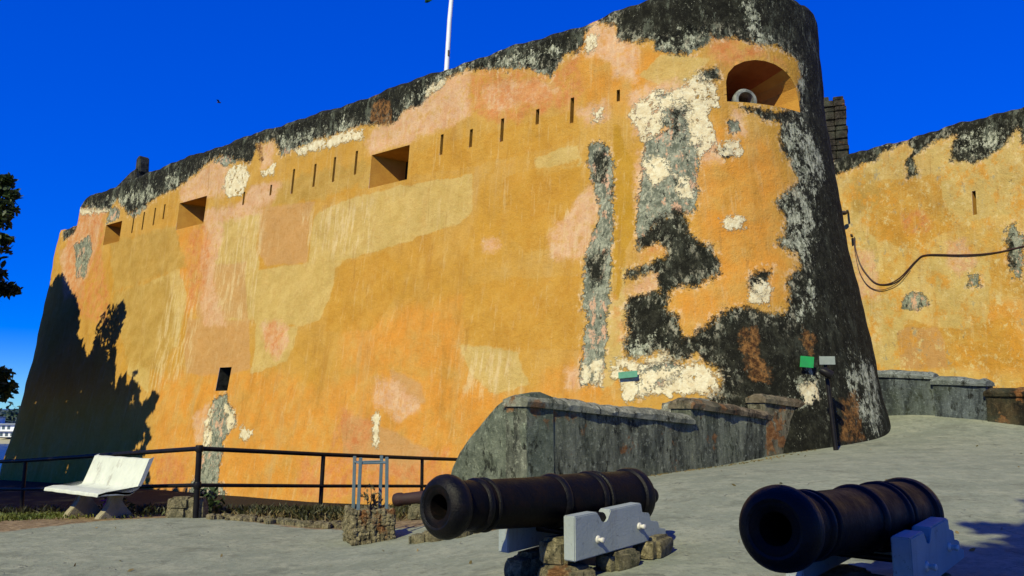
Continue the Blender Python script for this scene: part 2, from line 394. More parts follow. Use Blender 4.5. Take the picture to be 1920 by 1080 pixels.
   [(-12.95,1.68),(-12.35,1.52),(-12.25,1.06),(-12.52,0.82)],
   [(-11.94,1.06),(-11.25,0.95),(-11.35,0.69),(-11.88,0.73)],
   [(-6.38,1.45),(-6.14,1.4),(-6.01,0.63),(-6.26,0.68)],
   [(-0.61,10.12),(-0.25,10.15),(-0.18,9.86),(-0.53,9.76)]],
  'c': [],
 },
 'black': {
  'b': [[(3.79,7.99),(4.57,8),(5.73,8.18),(5.73,7.9),(5.16,7.71),(4.53,7.76),(4.14,7.87)],
   [(3.51,4.22),(3.75,4.36),(4.09,4.41),(3.98,4.07),(3.74,3.78),(3.51,3.91)],
   [(1,4.86),(1.18,5.2),(1.34,5.66),(1.21,4.85)],
   [(-26.5,11.5),(-25.46,9.86),(-24.41,9.79),(-23.08,9.47),(-22.43,9.79),(-21.39,9),(-20.24,9.16),(-19.4,9.31),(-18.44,9.48),(-17.84,9.52),(-16.23,10.06),(-15.41,10.22),(-14.51,9.89),(-13.56,9.59),(-13.3,10.17),(-12.41,10.16),(-12.11,9.74),(-11.26,9.67),(-10.39,9.73),(-8.78,9.66),(-8.1,9.73),(-7.86,9.65),(-6.93,9.47),(-6.46,9.76),(-5.93,9.75),(-5.43,10.02),(-4.94,10.29),(-4.18,10.36),(-3.19,10.12),(-2.56,10),(-1.95,9.76),(-1.54,9.51),(-1.21,9.86),(-0.82,9.84),(-0.6,10.03),(-0.54,10.36),(-0.32,10.42),(0.26,10.24),(0.38,9.87),(0.94,9.69),(1.39,9.62),(1.5,9.4),(2.37,9.3),(2.64,9.35),(3.04,9.68),(3.37,9.65),(3.98,9.68),(4.73,9.52),(5.18,9.64),(5.58,9.57),(6,9.41),(6.14,9.1),(5.9,8.76),(5.79,8.23),(5.11,7.97),(4.81,7.47),(5.01,7.03),(5.27,6.61),(5.36,6.4),(4.5,5.91),(4.76,5.62),(4.61,5.24),(4.33,4.92),(4.93,4.73),(4.97,4.54),(4.5,4.22),(4.51,3.82),(4.3,3.46),(3.83,3.51),(3.58,3.56),(3.21,3.61),(2.84,3.5),(2.58,3.27),(2.28,3.1),(1.99,3),(1.94,3.39),(1.65,3.63),(1.84,3.97),(2.46,4.08),(2.9,4.3),(2.82,4.89),(2.44,5.02),(2.19,5.14),(2.14,5.62),(1.95,5.7),(1.41,5.55),(1.05,5.09),(1.08,4.9),(1.52,4.95),(1.66,4.76),(1.56,4.66),(1.11,4.54),(0.67,4.46),(0.68,4.15),(1.25,4.36),(1.46,4.31),(1.44,4.03),(0.77,3.86),(0.75,3.5),(0.73,2.8),(0.81,2.58),(1.4,2.68),(1.63,2.67),(1.86,2.45),(2.31,2.61),(2.8,2.28),(2.66,1.85),(2.16,1.65),(2.11,0.26),(8.24,0.04),(8.2,1.16),(8.2,3.52),(8.24,5.52),(8.28,8.12),(8.48,12.6),(-3.84,13.11)],
   [(-0.24,7.21),(0.04,7.22),(0.18,7.01),(-0.01,6.54),(-0.26,6.52)],
   [(-27.12,9.21),(-25.72,9.13),(-25.85,8.8),(-26.79,8.7)],
   [(1.93,8.04),(2.12,8.09),(2.09,7.29),(1.92,7.28)],
   [(2.18,8.03),(2.29,7.96),(2.26,7.28),(2.18,7.26)],
   [(2.72,8.82),(3.21,8.88),(3.19,8.65),(2.75,8.6)],
   [(3.02,6.98),(3.3,7.05),(3.5,6.91),(3.21,6.83)],
   [(4.38,7.88),(4.93,8.01),(4.8,7.8),(4.44,7.73)],
   [(-0.33,4.87),(0.23,4.93),(0.23,4.34),(-0.22,4.26)]],
  'c': [[(-0.41,9.7),(0.42,9.73),(1.21,9.87),(1.59,10.07),(2.33,10.16),(2.58,9.78),(2.31,9.58),(2.66,9.66),(3.36,9.97),(3.86,9.95),(3.66,9.22),(4.44,8.93),(5.21,9.14),(5.6,9.69),(5.78,9.15),(6.74,9.19),(6.9,11.53),(-0.36,11.48)],
   [(2.27,9.59),(2.58,9.69),(2.63,8.96),(2.32,8.94)],
   [(5.16,6.4),(5.34,6.53),(5.36,5.59),(5.17,5.61)]],
 },
 'lichen': {
  'b': [[(4.91,7.69),(5.77,8.07),(6.33,7.73),(6.77,7.17),(6.31,6.46),(5.6,6.11),(5.2,6.55),(4.93,7.01)],
   [(4.5,5.91),(5.35,6.32),(6.01,5.98),(5.64,5.15),(4.95,4.62),(4.39,4.94),(4.73,5.54)],
   [(4.1,10.59),(4.55,10.65),(4.65,9.88),(5,9.68),(4.42,9.47),(4.12,9.95)],
   [(5.88,9.58),(6.37,9.3),(6.15,8.34),(5.73,8.38)],
   [(4.67,4.04),(5.27,4.19),(5.1,3.5),(4.61,3.36)],
   [(4.36,2.38),(4.91,2.39),(4.9,1.76),(4.12,1.75)],
   [(6.04,2.64),(7.68,2.48),(6.94,1.21),(5.94,1.12),(5.82,2.09)],
   [(0.72,2.95),(1.55,2.92),(1.76,2.49),(0.86,2.4)],
   [(-23.35,9.98),(-19.65,9.94),(-19.14,9.33),(-22.77,9.45)],
   [(-18.94,10.13),(-17.83,10.03),(-17.91,9.54),(-18.73,9.47)],
   [(-12.21,10.12),(-10.49,10.14),(-10.31,9.72),(-11.88,9.69)],
   [(-9.85,9.99),(-8.77,10),(-8.73,9.64),(-9.76,9.7)],
   [(-6.46,10.1),(-5.09,10.45),(-4.33,10.47),(-4.14,10.32),(-5.65,10.06),(-6.34,9.81)],
   [(1.58,9.66),(3.01,9.83),(3,9.66),(2.38,9.31),(1.58,9.42)],
   [(-3.26,10.39),(-1.29,10.18),(-1.21,9.89),(-2.07,9.81),(-3.16,10.11)]],
  'c': [[(4.02,9.99),(5.24,9.8),(5.06,9.18),(3.98,9.22)]],
 },
}
SLITS = [(-20.89, 8.2, 8.94), (-20.14, 8.22, 8.92), (-19.36, 8.29, 8.96), (-18.71, 8.43, 9.0), (-12.29, 8.27, 8.62), (-11.19, 8.14, 8.94), (-10.16, 8.18, 8.91), (-9.27, 8.18, 8.95), (-8.32, 8.23, 8.95), (-4.98, 8.16, 8.73), (-3.97, 8.16, 8.65), (-2.96, 8.1, 8.71), (-1.89, 8.31, 8.7), (-0.9, 8.12, 8.75), (0.4, 8.36, 8.64), (-13.73, 8.18, 8.63)]
EMBRASURES = [(-23.07, -21.79, 7.99, 8.82), (-17.7, -15.96, 7.88, 8.87), (-7.67, -6.17, 7.7, 8.69)]
SHADOW_SZ = [(-31.5, -2.2), (-31.5, 5.9), (-28.6, 6.9), (-26.98, 6.62), (-26.85, 7.02), (-26.2, 7.12), (-25.5, 6.59), (-24.68, 5.96), (-23.91, 5.25), (-23.57, 4.49), (-22.82, 3.82), (-22.39, 3.8), (-22.3, 4.35), (-21.88, 4.53), (-21.58, 4.8), (-21.28, 4.86), (-21.1, 4.25), (-20.25, 3.03), (-19.63, 2.67), (-19.13, 2.71), (-18.66, 2.98), (-18.18, 3.23), (-18.07, 2.78), (-18.19, 2.38), (-17.7, 2.05), (-17.31, 1.95), (-16.94, 2.04), (-16.72, 1.51), (-16.84, 1.17), (-16.65, 0.86), (-16.83, 0.38), (-16.71, -0.19), (-16.26, -0.75), (-17.34, -1.14), (-14, -2.2)]

# ------------------------------------------------------------------ ground heights (thin-plate surface through measured spots)
_gp = np.array([(-4.66, 12.2, 0), (-3.26, 14.2, -.24), (-1.75, 16.1, -.42), (-9.3, 15.6, -.4), (-4.9, 21, -.78), (-18, 31, -1.15), (-6, 12, 0), (-6, 9, 0),
    (-2, 7.6, 0), (-1.7, 9.8, .02), (.3, 6.3, .31), (2.1, 5, .36), (2.1, 12, .62), (.2, 10.8, .35), (6.63, 16.8, .92), (8.4, 17.6, 1.1), (9.2, 18.7, 1.45),
    (10.3, 17.3, 1.3), (11.2, 16.2, 1.12), (0, 0, .05), (3, 0, .2), (-8, 0, 0), (10, 5, .7), (-14, 9, -.05), (14, 12, 1.1), (-.2, 12.6, .1), (-1.2, 12.6, -.05), (-1.0, 18, -.5), (12, 22, 1.8), (4, 8, .52), (-20, 20, -.7), (-24, 32, -1.3)])
def _tps(x, c):
    d2 = ((x[:, None, :] - c[None]) ** 2).sum(-1); return .5 * d2 * np.log(d2 + 1e-9)
_n = len(_gp); _K = _tps(_gp[:, :2], _gp[:, :2]) + np.eye(_n) * .6; _P = np.c_[np.ones(_n), _gp[:, :2]]
_sol = np.linalg.solve(np.block([[_K, _P], [_P.T, np.zeros((3, 3))]]), np.r_[_gp[:, 2], 0, 0, 0])
def gz_arr(xy):
    xy = np.asarray(xy, float); lim = np.c_[np.clip(xy[:, 0], -24, 15), np.clip(xy[:, 1], -2, 33)]
    z = _tps(lim, _gp[:, :2]) @ _sol[:_n] + np.c_[np.ones(len(xy)), lim] @ _sol[_n:]
    z = np.clip(z, -1.7, 2.2)
    drop = np.maximum(np.clip((xy[:, 1] - 34.5) / 14, 0, 1), np.clip((-xy[:, 0] - 30) / 14, 0, 1))
    return z - 24 * drop ** .8
def gz(x, y): return float(gz_arr([(x, y)])[0])

def sdf_poly(P, poly):
    """signed distance of points P (n,2) to a polygon, positive inside"""
    poly = np.asarray(poly, float); a = poly; b = np.roll(poly, -1, 0)
    d = np.full(len(P), 1e9); ins = np.zeros(len(P), bool)
    for (ax, ay), (bx, by) in zip(a, b):
        ex, ey = bx - ax, by - ay; wx, wy = P[:, 0] - ax, P[:, 1] - ay
        k = np.clip((wx * ex + wy * ey) / (ex * ex + ey * ey + 1e-12), 0, 1)
        d = np.minimum(d, (wx - k * ex) ** 2 + (wy - k * ey) ** 2)
        if ay != by:
            c = ((ay > P[:, 1]) != (by > P[:, 1])) & (P[:, 0] < ex * (P[:, 1] - ay) / (by - ay) + ax); ins ^= c
    return np.where(ins, np.sqrt(d), -np.sqrt(d))
def sdf_union(P, polys, far=-1.):
    out = np.full(len(P), far)
    for poly in polys:
        p = np.asarray(poly, float)
        if len(p) < 3: continue
        lo, hi = p.min(0) - 1, p.max(0) + 1
        k = np.nonzero(((P >= lo) & (P <= hi)).all(1))[0]
        if len(k): out[k] = np.maximum(out[k], sdf_poly(P[k], p))
    return np.clip(out, -1, 1)
def put_attr(me, name, val):
    a = me.attributes.new(name, 'FLOAT', 'POINT'); a.data.foreach_set('value', np.asarray(val, np.float32))

def grid_mesh(name, V, faces):
    me = bpy.data.meshes.new(name)
    me.from_pydata([tuple(v) for v in V], [], faces); me.update(); return me

# ------------------------------------------------------------------ materials
def sdfval(t, name, amps, shift=0.):
    """distance attribute pushed about by noises of several sizes: an irregular, torn outline"""
    v = t.math('ADD', t.attr(name).outputs['Fac'], shift)
    for k, (amp, f) in enumerate(amps):
        n = t.noise(f, 4, .65, t.vec(t.pos, (1, 1, 1), (3.1 * k, len(name) * 1.7, 0)))
        v = t.math('MULTIPLY_ADD', t.math('SUBTRACT', n, .5), amp * 2.2, v)
    return v
def sdfmask(t, name, edge, amps, shift=0.):
    return t.ramp(sdfval(t, name, amps, shift), -edge, edge)

def wall_material(name, base_a, base_b, mottle=0.):
    t = NT(name); P = t.pos
    streak = t.noise(1.9, 6, .68, t.vec(P, (1, 1, .09)))
    fstreak = t.noise(8, 5, .72, t.vec(P, (1, 1, .07)))
    big = t.noise(.5, 5, .6); mid = t.noise(1.9, 7, .66); mot = t.noise(6.5, 6, .7); fine = t.noise(19, 5, .75); grain = t.noise(70, 3, .8)
    col = t.mix(t.ramp(big, .36, .66), base_a, base_b)
    col = t.mix(t.math('MULTIPLY', sdfmask(t, 'm_orange', .30, [(.35, 1.1), (.2, 4.)]), .9), col, t.mix(t.ramp(mid, .35, .65), (.58, .235, .028), (.56, .275, .05)))
    col = t.mix(t.ramp(mid, .48, .72, 0, .5), col, (.50, .31, .08))
    col = t.mix(t.ramp(streak, .50, .70, 0, .6), col, (.46, .29, .10))
    col = t.mix(t.ramp(t.noise(1.1, 6, .7, t.vec(P, (1, 1, .16), (3, 14, 4))), .52, .68, 0, .6), col, (.37, .175, .022))
    col = t.mix(t.ramp(t.noise(1.3, 6, .7, t.vec(P, (1, 1, .5), (8, 1, 4))), .55, .70, 0, .45), col, (.42, .215, .03))
    torn0 = [(.3, 1.6), (.2, 4.5), (.1, 17.)]
    soft = [(.16, 1.3), (.05, 5.), (.03, 18.)]
    tan = t.mix(t.ramp(mid, .3, .7), (.45, .325, .10), (.54, .40, .145))
    tan = t.mix(t.ramp(streak, .5, .75, 0, .5), tan, (.56, .36, .11))
    col = t.mix(t.math('MULTIPLY', sdfmask(t, 'm_tan', .03, soft), .8), col, tan)
    och = t.mix(t.ramp(mid, .3, .7), (.43, .205, .02), (.50, .265, .035))
    col = t.mix(t.math('MULTIPLY', sdfmask(t, 'm_ochre', .035, soft), t.ramp(mot, .3, .6, .45, .85)), col, och)
    col = t.mix(t.math('MULTIPLY', sdfmask(t, 'm_olive', .12, torn0), .9), col, t.mix(t.ramp(mid, .3, .7), (.36, .215, .04), (.45, .29, .075)))
    col = t.mix(t.math('MULTIPLY', sdfmask(t, 'm_mauve', .05, soft), .8), col, t.mix(t.ramp(mot, .3, .7), (.42, .21, .065), (.50, .30, .13)))
    col = t.mix(sdfmask(t, 'm_strip', .03, soft), col, t.mix(t.ramp(mid, .3, .7), (.38, .20, .012), (.45, .25, .03)))
    st = t.math('MULTIPLY', sdfmask(t, 'm_streaks', .25, torn0), t.ramp(t.noise(7, 5, .72, t.vec(P, (1, 1, .05), (1, 2, 3))), .47, .62))
    col = t.mix(t.math('MULTIPLY', st, .65), col, (.62, .48, .25))
    torn = [(.25, 1.6), (.15, 4.5), (.12, 17.)]
    pnk = t.mix(t.ramp(t.noise(3.3, 6, .68), .32, .68), (.56, .30, .15), (.62, .41, .245))
    pnk = t.mix(t.ramp(fstreak, .5, .7, 0, .55), pnk, (.66, .47, .31))
    m_pink = t.math('MULTIPLY', sdfmask(t, 'm_pink', .12, torn), t.ramp(mot, .36, .56, .35, 1))
    col = t.mix(m_pink, col, pnk)
    red = t.mix(t.ramp(t.noise(4.3, 6, .68), .3, .7), (.48, .15, .04), (.56, .26, .09))
    m_red = t.math('MULTIPLY', sdfmask(t, 'm_red', .14, torn), t.ramp(t.noise(3.6, 6, .72), .38, .6, .12, .9))
    col = t.mix(m_red, col, red)
    if mottle:
        na = t.noise(1.7, 9, .76, t.vec(P, (1, 1, .8), (3, 9, 1))); nc = t.noise(4.2, 9, .78, t.vec(P, (1, 1, .8), (8, 2, 6)))
        col = t.mix(t.ramp(na, .50, .62, 0, mottle), col, (.56, .26, .03))
        col = t.mix(t.ramp(nc, .53, .62, 0, mottle), col, (.60, .47, .21))
        col = t.mix(t.ramp(t.noise(2.9, 9, .78, t.vec(P, (1, 1, .7), (1, 1, 17))), .575, .64, 0, mottle), col, (.30, .27, .17))
        col = t.mix(t.ramp(t.noise(9, 8, .78, t.vec(P, (1, 1, .7), (1, 5, 17))), .61, .66, 0, mottle), col, (.13, .11, .06))
    # grain, drips, pocks of the painted coat
    col = t.mix(t.ramp(mot, .46, .66, 0, .42), col, t.mix(.55, col, (.34, .15, .02)))
    col = t.mix(t.ramp(fine, .5, .68, 0, .36), col, t.mix(.55, col, (.30, .13, .02)))
    col = t.mix(t.ramp(grain, .50, .70, 0, .26), col, (.66, .49, .25))
    col = t.mix(t.ramp(fstreak, .54, .70, 0, .30), col, (.60, .45, .22))
    col = t.mix(t.ramp(t.noise(5, 5, .7, t.vec(P, (1, 1, .05), (9, 9, 2))), .60, .72, 0, .45), col, (.30, .15, .035))
    chip = t.ramp(t.noise(9, 7, .78, t.vec(P, (1, 1, 1), (20, 1, 3))), .655, .69)
    col = t.mix(t.math('MULTIPLY', chip, .6), col, (.62, .46, .29))
    pock = t.ramp(t.noise(15, 5, .72, t.vec(P, (1, 1, 1), (2, 31, 3))), .70, .74)
    col = t.mix(t.math('MULTIPLY', pock, .75), col, (.10, .055, .02))
    rot = [(.22, 2.1), (.15, 6.), (.13, 21.)]
    vb = sdfval(t, 'm_black', [(.16, 1.8), (.15, 5.), (.13, 17.)])
    m_black = t.ramp(t.math('MULTIPLY_ADD', t.math('SUBTRACT', t.noise(38, 6, .78), .5), .34, vb), -.05, .06)
    vg = sdfval(t, 'm_grey', rot)
    m_grey = t.ramp(vg, -.03, .03)
    # pale broken rim where the paint has come away from the grey or black
    rim = t.math('MULTIPLY', t.math('MAXIMUM', t.ramp(vb, -.18, -.05), t.ramp(vg, -.16, -.05)), t.ramp(t.noise(7.5, 7, .75, t.vec(P, (1, 1, .7), (6, 6, 1))), .50, .57))
    col = t.mix(t.math('MULTIPLY', rim, .62), col, t.mix(t.ramp(fine, .4, .6), (.64, .42, .22), (.70, .56, .36)))
    n_a = t.noise(5.5, 7, .74, t.vec(P, (1, 1, .7), (2, 2, 2))); n_b = t.noise(13, 7, .76, t.vec(P, (1, 1, .7), (9, 2, 4)))
    gcol = t.mix(t.ramp(n_a, .38, .62), (.10, .11, .078), (.31, .32, .23))
    gcol = t.mix(t.ramp(n_b, .53, .60), gcol, (.40, .39, .28))
    gcol = t.mix(t.ramp(t.noise(4.5, 7, .74, t.vec(P, (1, 1, .6), (5, 2, 1))), .54, .59), gcol, (.56, .34, .21))
    gcol = t.mix(t.ramp(t.noise(7, 8, .78, t.vec(P, (1, 1, .5), (1, 7, 4))), .56, .62), gcol, (.022, .024, .018))
    stones = t.voro(3.6, t.vec(P, (1, 1, 1.5)), 'DISTANCE_TO_EDGE')
    gcol = t.mix(t.math('MULTIPLY', t.ramp(stones, 0, .05, 1, 0), t.ramp(n_a, .42, .6, 0, .6)), gcol, (.03, .032, .024))
    col = t.mix(m_grey, col, gcol)
    m_cream = t.math('MULTIPLY', sdfmask(t, 'm_cream', .04, [(.25, 2.), (.16, 6.), (.14, 20.)]), t.ramp(t.noise(5.5, 7, .75, t.vec(P, (1, 1, 1), (3, 8, 1))), .38, .45))
    ccol = t.mix(t.ramp(t.noise(8, 6, .72), .3, .7), (.58, .46, .26), (.74, .68, .46))
    # black weathering (mould and old lichen)
    nb = t.noise(4.6, 8, .75); nb2 = t.noise(15, 7, .78, t.vec(P, (1, 1, .5), (4, 7, 2)))
    bcol = t.mix(t.ramp(nb, .42, .70), (.009, .009, .006), (.030, .030, .019))
    bcol = t.mix(t.ramp(nb2, .54, .64, 0, .7), bcol, (.05, .05, .034))
    zz = t.n('ShaderNodeSeparateXYZ'); t.put(zz.inputs[0], P); high = t.ramp(zz.outputs[2], 7.8, 9.6, .25, 1)
    bcol = t.mix(t.math('MULTIPLY', t.ramp(t.noise(2.6, 8, .78, t.vec(P, (1, 1, .4), (1, 1, 8))), .52, .62, 0, .85), high), bcol, (.105, .115, .08))
    bcol = t.mix(t.ramp(t.noise(8.5, 8, .8, t.vec(P, (1, 1, .55), (11, 1, 8))), .585, .64, 0, .8), bcol, (.17, .175, .125))
    lich = t.ramp(t.attr('m_lichen').outputs['Fac'], -.45, .25)
    lv = t.math('ADD', t.math('MULTIPLY', lich, .115), t.math('ADD', t.math('MULTIPLY', t.noise(3.4, 7, .75, t.vec(P, (1, 1, .75), (1, 3, 9))), .5), t.math('MULTIPLY', t.noise(12, 8, .8, t.vec(P, (1, 1, .8), (4, 4, 4)), .6), .5)))
    bcol = t.mix(t.ramp(lv, .598, .635), bcol, t.mix(t.ramp(nb2, .42, .58), (.17, .18, .12), (.50, .50, .36)))
    bcol = t.mix(t.ramp(t.noise(20, 6, .76, t.vec(P, (1, 1, 1), (5, 5, 5))), .645, .68), bcol, (.40, .40, .29))
    fringe = t.math('MULTIPLY', t.ramp(vb, .50, .02, 0, 1), t.ramp(t.noise(6.2, 8, .8, t.vec(P, (1, 1, .6), (21, 4, 8))), .52, .585))
    bcol = t.mix(t.math('MULTIPLY', fringe, .85), bcol, t.mix(t.ramp(n_b, .42, .58), (.16, .17, .12), (.46, .42, .29)))
    col = t.mix(m_black, col, bcol)
    col = t.mix(m_cream, col, ccol)
    rust = t.mix(t.ramp(t.noise(9, 6, .75), .38, .62), (.05, .022, .009), (.27, .13, .04))
    m_rust = t.math('MULTIPLY', sdfmask(t, 'm_rust', .06, torn), t.ramp(t.noise(6, 6, .75, t.vec(P, (1, 1, 1), (7, 1, 7))), .40, .52, .15, .9))
    col = t.mix(m_rust, col, rust)
    h = t.math('ADD', t.math('MULTIPLY', fine, .7), t.math('MULTIPLY', mid, 1.2))
    h = t.math('ADD', h, t.math('ADD', t.math('MULTIPLY', grain, .22), t.math('MULTIPLY', mot, .9)))
    for m, k in ((m_grey, -1.7), (m_black, -1.1), (m_cream, .9), (m_pink, -.3), (chip, .3), (pock, -.6)):
        h = t.math('ADD', h, t.math('MULTIPLY', m, k))
    h = t.math('ADD', h, t.math('MULTIPLY', nb2, t.math('MULTIPLY', m_black, .8)))
    t.set(Base_Color=col, Roughness=.95, Specular_IOR_Level=.12, Normal=t.bump(h, .03, .85))
    return t.m

M = {}
M['fort'] = wall_material('ochre_limewash', (.47, .245, .03), (.49, .28, .058))
M['curtain'] = wall_material('faded_yellow_limewash', (.53, .31, .06), (.58, .42, .15), .85)
M['jamb'] = simple('jamb_plaster', (.48, .25, .045), (.40, .19, .035), 3, .92, .015, 30, spec=.1)
M['niche'] = simple('niche_plaster', (.27, .07, .018), (.33, .10, .026), 2.5, .92, .012, 26, spec=.1)  # the niche's shade is put into this darker red
M['dark_stone'] = simple('mould_and_shade_black_stone', (.012, .012, .01), (.07, .07, .055), 5, .95, .03, 22, spec=.1)  # near-black also paints the shade inside the port tunnels and window
M['cannon'] = None
def stone_material(name, dark, light, rust=.0, streak=True, scale=4.):
    t = NT(name); P = t.pos
    v = t.vec(P, (1, 1, .22)) if streak else P
    a = t.noise(scale, 7, .7, v); b = t.noise(scale * 3.2, 7, .75); c = t.noise(1.1, 4, .6)
    col = t.mix(t.ramp(a, .36, .66), dark, light)
    col = t.mix(t.ramp(b, .52, .70, 0, .8), col, tuple(x * 1.9 for x in light))
    col = t.mix(t.ramp(t.noise(scale * 2.1, 6, .75, t.vec(P, (1, 1, .5), (4, 1, 7))), .52, .64, 0, .92), col, (.011, .011, .009))
    if rust: col = t.mix(t.ramp(t.noise(1.6, 5, .65, t.vec(P, (1, 1, 1), (7, 3, 5))), .64 - rust, .70 - rust, 0, .85), col, t.mix(t.ramp(b, .4, .6), (.16, .06, .018), (.30, .14, .05)))
    col = t.mix(t.ramp(c, .4, .7, 0, .35), col, (.10, .12, .075))
    col = t.mix(t.ramp(t.noise(55, 3, .7), .68, .74), col, (.42, .43, .36))
    t.set(Base_Color=col, Roughness=.95, Specular_IOR_Level=.12, Normal=t.bump(t.math('ADD', b, t.math('MULTIPLY', t.noise(60, 4, .7), .5)), .05, .9))
    return t.m
M['parapet'] = stone_material('stained_lime_render', (.05, .054, .042), (.22, .23, .165), .05)
M['cap'] = stone_material('mossy_coping_render', (.13, .13, .095), (.36, .355, .26), .02, False, 4.)
M['cap_rust'] = stone_material('rust_brown_coping_render', (.075, .055, .034), (.24, .19, .12), .09, False, 3.)
M['parapet_rust'] = stone_material('ochre_streaked_render', (.06, .05, .033), (.22, .20, .135), .15)
M['parapet_blue'] = stone_material('blue_grey_render', (.03, .036, .04), (.125, .145, .145), .0)
M['cap_blue'] = stone_material('pale_blue_grey_coping', (.12, .135, .13), (.25, .27, .25), .0, False, 4.)
M['parapet_brown'] = stone_material('dark_brown_render', (.015, .012, .008), (.07, .05, .025), .1)
M['rubble'] = stone_material('coral_rubble', (.12, .10, .055), (.32, .27, .15), .03, False, 9.)
M['turret'] = stone_material('dark_coral_blocks', (.012, .010, .008), (.06, .05, .038), .05, False, 6.)

def ground_material():
    t = NT('worn_pavement'); P = t.pos
    a = t.noise(.55, 6, .6); b = t.noise(2.6, 7, .68); c = t.noise(16, 6, .72); g = t.noise(120, 3, .8)
    col = t.mix(t.ramp(a, .35, .65), (.18, .198, .142), (.23, .247, .178))
    col = t.mix(t.ramp(b, .42, .68, 0, .75), col, (.30, .305, .215))
    col = t.mix(t.ramp(t.noise(1.7, 7, .72, t.vec(P, (1, 1, 1), (11, 3, 0))), .53, .66, 0, .75), col, (.125, .135, .095))
    st = t.noise(1.3, 8, .74, t.vec(P, (.8, 1.1, 1), (2, 5, 0)))
    col = t.mix(t.ramp(st, .56, .66, 0, .6), col, (.14, .145, .10))
    col = t.mix(t.ramp(c, .50, .64, 0, .7), col, (.15, .155, .11))
    col = t.mix(t.ramp(g, .55, .72, 0, .55), col, (.38, .38, .28))
    col = t.mix(t.ramp(t.noise(7, 8, .78, t.vec(P, (1, 1, 1), (5, 9, 0))), .53, .62, 0, .6), col, (.285, .298, .215))
    col = t.mix(t.ramp(t.noise(4.4, 8, .78, t.vec(P, (1, 1, 1), (25, 9, 0))), .57, .64, 0, .7), col, (.145, .15, .105))
    col = t.mix(t.ramp(t.noise(30, 5, .75), .63, .69, 0, .85), col, (.06, .06, .045))
    soil = t.mix(t.ramp(t.noise(9, 7, .72), .35, .65), (.10, .062, .028), (.30, .22, .12))
    m = sdfmask(t, 'm_soil', .06, [(.16, 1.5), (.1, 6.), (.06, 20.)])
    col = t.mix(m, col, soil)
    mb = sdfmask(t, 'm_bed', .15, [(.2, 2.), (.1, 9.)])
    col = t.mix(mb, col, t.mix(t.ramp(c, .4, .6), (.006, .005, .003), (.020, .015, .008)))  # bed soil painted near-black for the shade along the wall foot
    # hairline cracks
    vv = t.vec(P, (1, 1, .0))
    n = t.n('ShaderNodeTexVoronoi'); n.feature = 'DISTANCE_TO_EDGE'; n.inputs['Scale'].default_value = .42
    wob = t.n('ShaderNodeVectorMath'); wob.operation = 'ADD'
    ns = t.n('ShaderNodeTexNoise'); ns.inputs['Scale'].default_value = 1.7; ns.inputs['Detail'].default_value = 5; t.put(ns.inputs['Vector'], vv)
    t.put(wob.inputs[0], vv); t.put(wob.inputs[1], ns.outputs['Color']); t.put(n.inputs['Vector'], wob.outputs[0])
    crack = t.math('MULTIPLY', t.ramp(n.outputs['Distance'], .0, .006, 1, 0), t.ramp(b, .45, .6))
    col = t.mix(t.math('MULTIPLY', crack, .55), col, (.06, .065, .05))
    h = t.math('ADD', t.math('ADD', b, t.math('MULTIPLY', c, .45)), t.math('ADD', t.math('MULTIPLY', g, .12), t.math('MULTIPLY', crack, -.5)))
    t.set(Base_Color=col, Roughness=.92, Specular_IOR_Level=.2, Normal=t.bump(h, .03, .8))
    return t.m
M['ground'] = ground_material()

def iron_material(name, brown=.5, spec=.07):
    t = NT(name); P = t.pos
    n = t.noise(7, 7, .7); n2 = t.noise(60, 4, .7)
    col = t.mix(t.ramp(n, .42, .72, 0, brown), (.0035, .0035, .0035), (.032, .015, .008))
    col = t.mix(t.ramp(n2, .62, .72, 0, brown), col, (.055, .028, .016))
    t.set(Base_Color=col, Roughness=t.ramp(n, .3, .7, .30, .58), Specular_IOR_Level=spec, Normal=t.bump(t.math('ADD', n2, t.math('MULTIPLY', n, 2.)), .006, .7))
    return t.m
M['iron'] = iron_material('tarred_iron_rusting', .3)
M['iron_black'] = iron_material('gloss_black_iron', .15, .16)
def paint(name, a, b, chipc=(.12, .12, .11)):
    t = NT(name); P = t.pos
    f = t.noise(5, 6, .65, t.vec(P, (1, 1, .5)))
    col = t.mix(t.ramp(f, .3, .7), a, b)
    col = t.mix(t.ramp(t.noise(22, 6, .75), .60, .66, 0, .75), col, chipc)
    col = t.mix(t.ramp(t.noise(6, 7, .75, t.vec(P, (1, 1, .12), (8, 1, 5))), .55, .68, 0, .45), col, (.16, .12, .08))
    col = t.mix(t.ramp(t.noise(3.5, 6, .7, t.vec(P, (1, 1, .25), (3, 1, 5))), .55, .75, 0, .4), col, tuple(x * .5 for x in a))
    t.set(Base_Color=col, Roughness=.6, Normal=t.bump(t.noise(40, 5, .7), .006, .6))
    return t.m
M['grey_paint'] = paint('chalky_grey_paint', (.255, .29, .28), (.31, .34, .325))
M['bluegrey_paint'] = paint('faded_blue_grey_paint', (.085, .135, .155), (.13, .18, .19))
M['white'] = paint('weathered_white_concrete', (.60, .62, .50), (.50, .52, .42), (.45, .45, .38))
M['leg'] = simple('bare_concrete', (.33, .29, .18), (.22, .19, .11), 6, .9, .01, 50)
M['black_paint'] = simple('black_gloss_paint', (.006, .006, .007), (.014, .012, .011), 9, .42, .002, 60, spec=.15)
M['bolt'] = simple('pale_bolt_metal', (.62, .60, .52), (.42, .40, .34), 30, .45)
M['pole_white'] = simple('white_pole_paint', (.78, .80, .80), (.66, .68, .70), 4, .5)
M['green'] = simple('green_sign_enamel', (.02, .42, .09), (.03, .34, .09), 7, .4)
M['dull_green'] = simple('dull_green_sign_enamel', (.05, .22, .12), (.08, .26, .16), 9, .5)
M['plate'] = simple('grey_metal_plate', (.28, .31, .26), (.22, .25, .21), 8, .5)
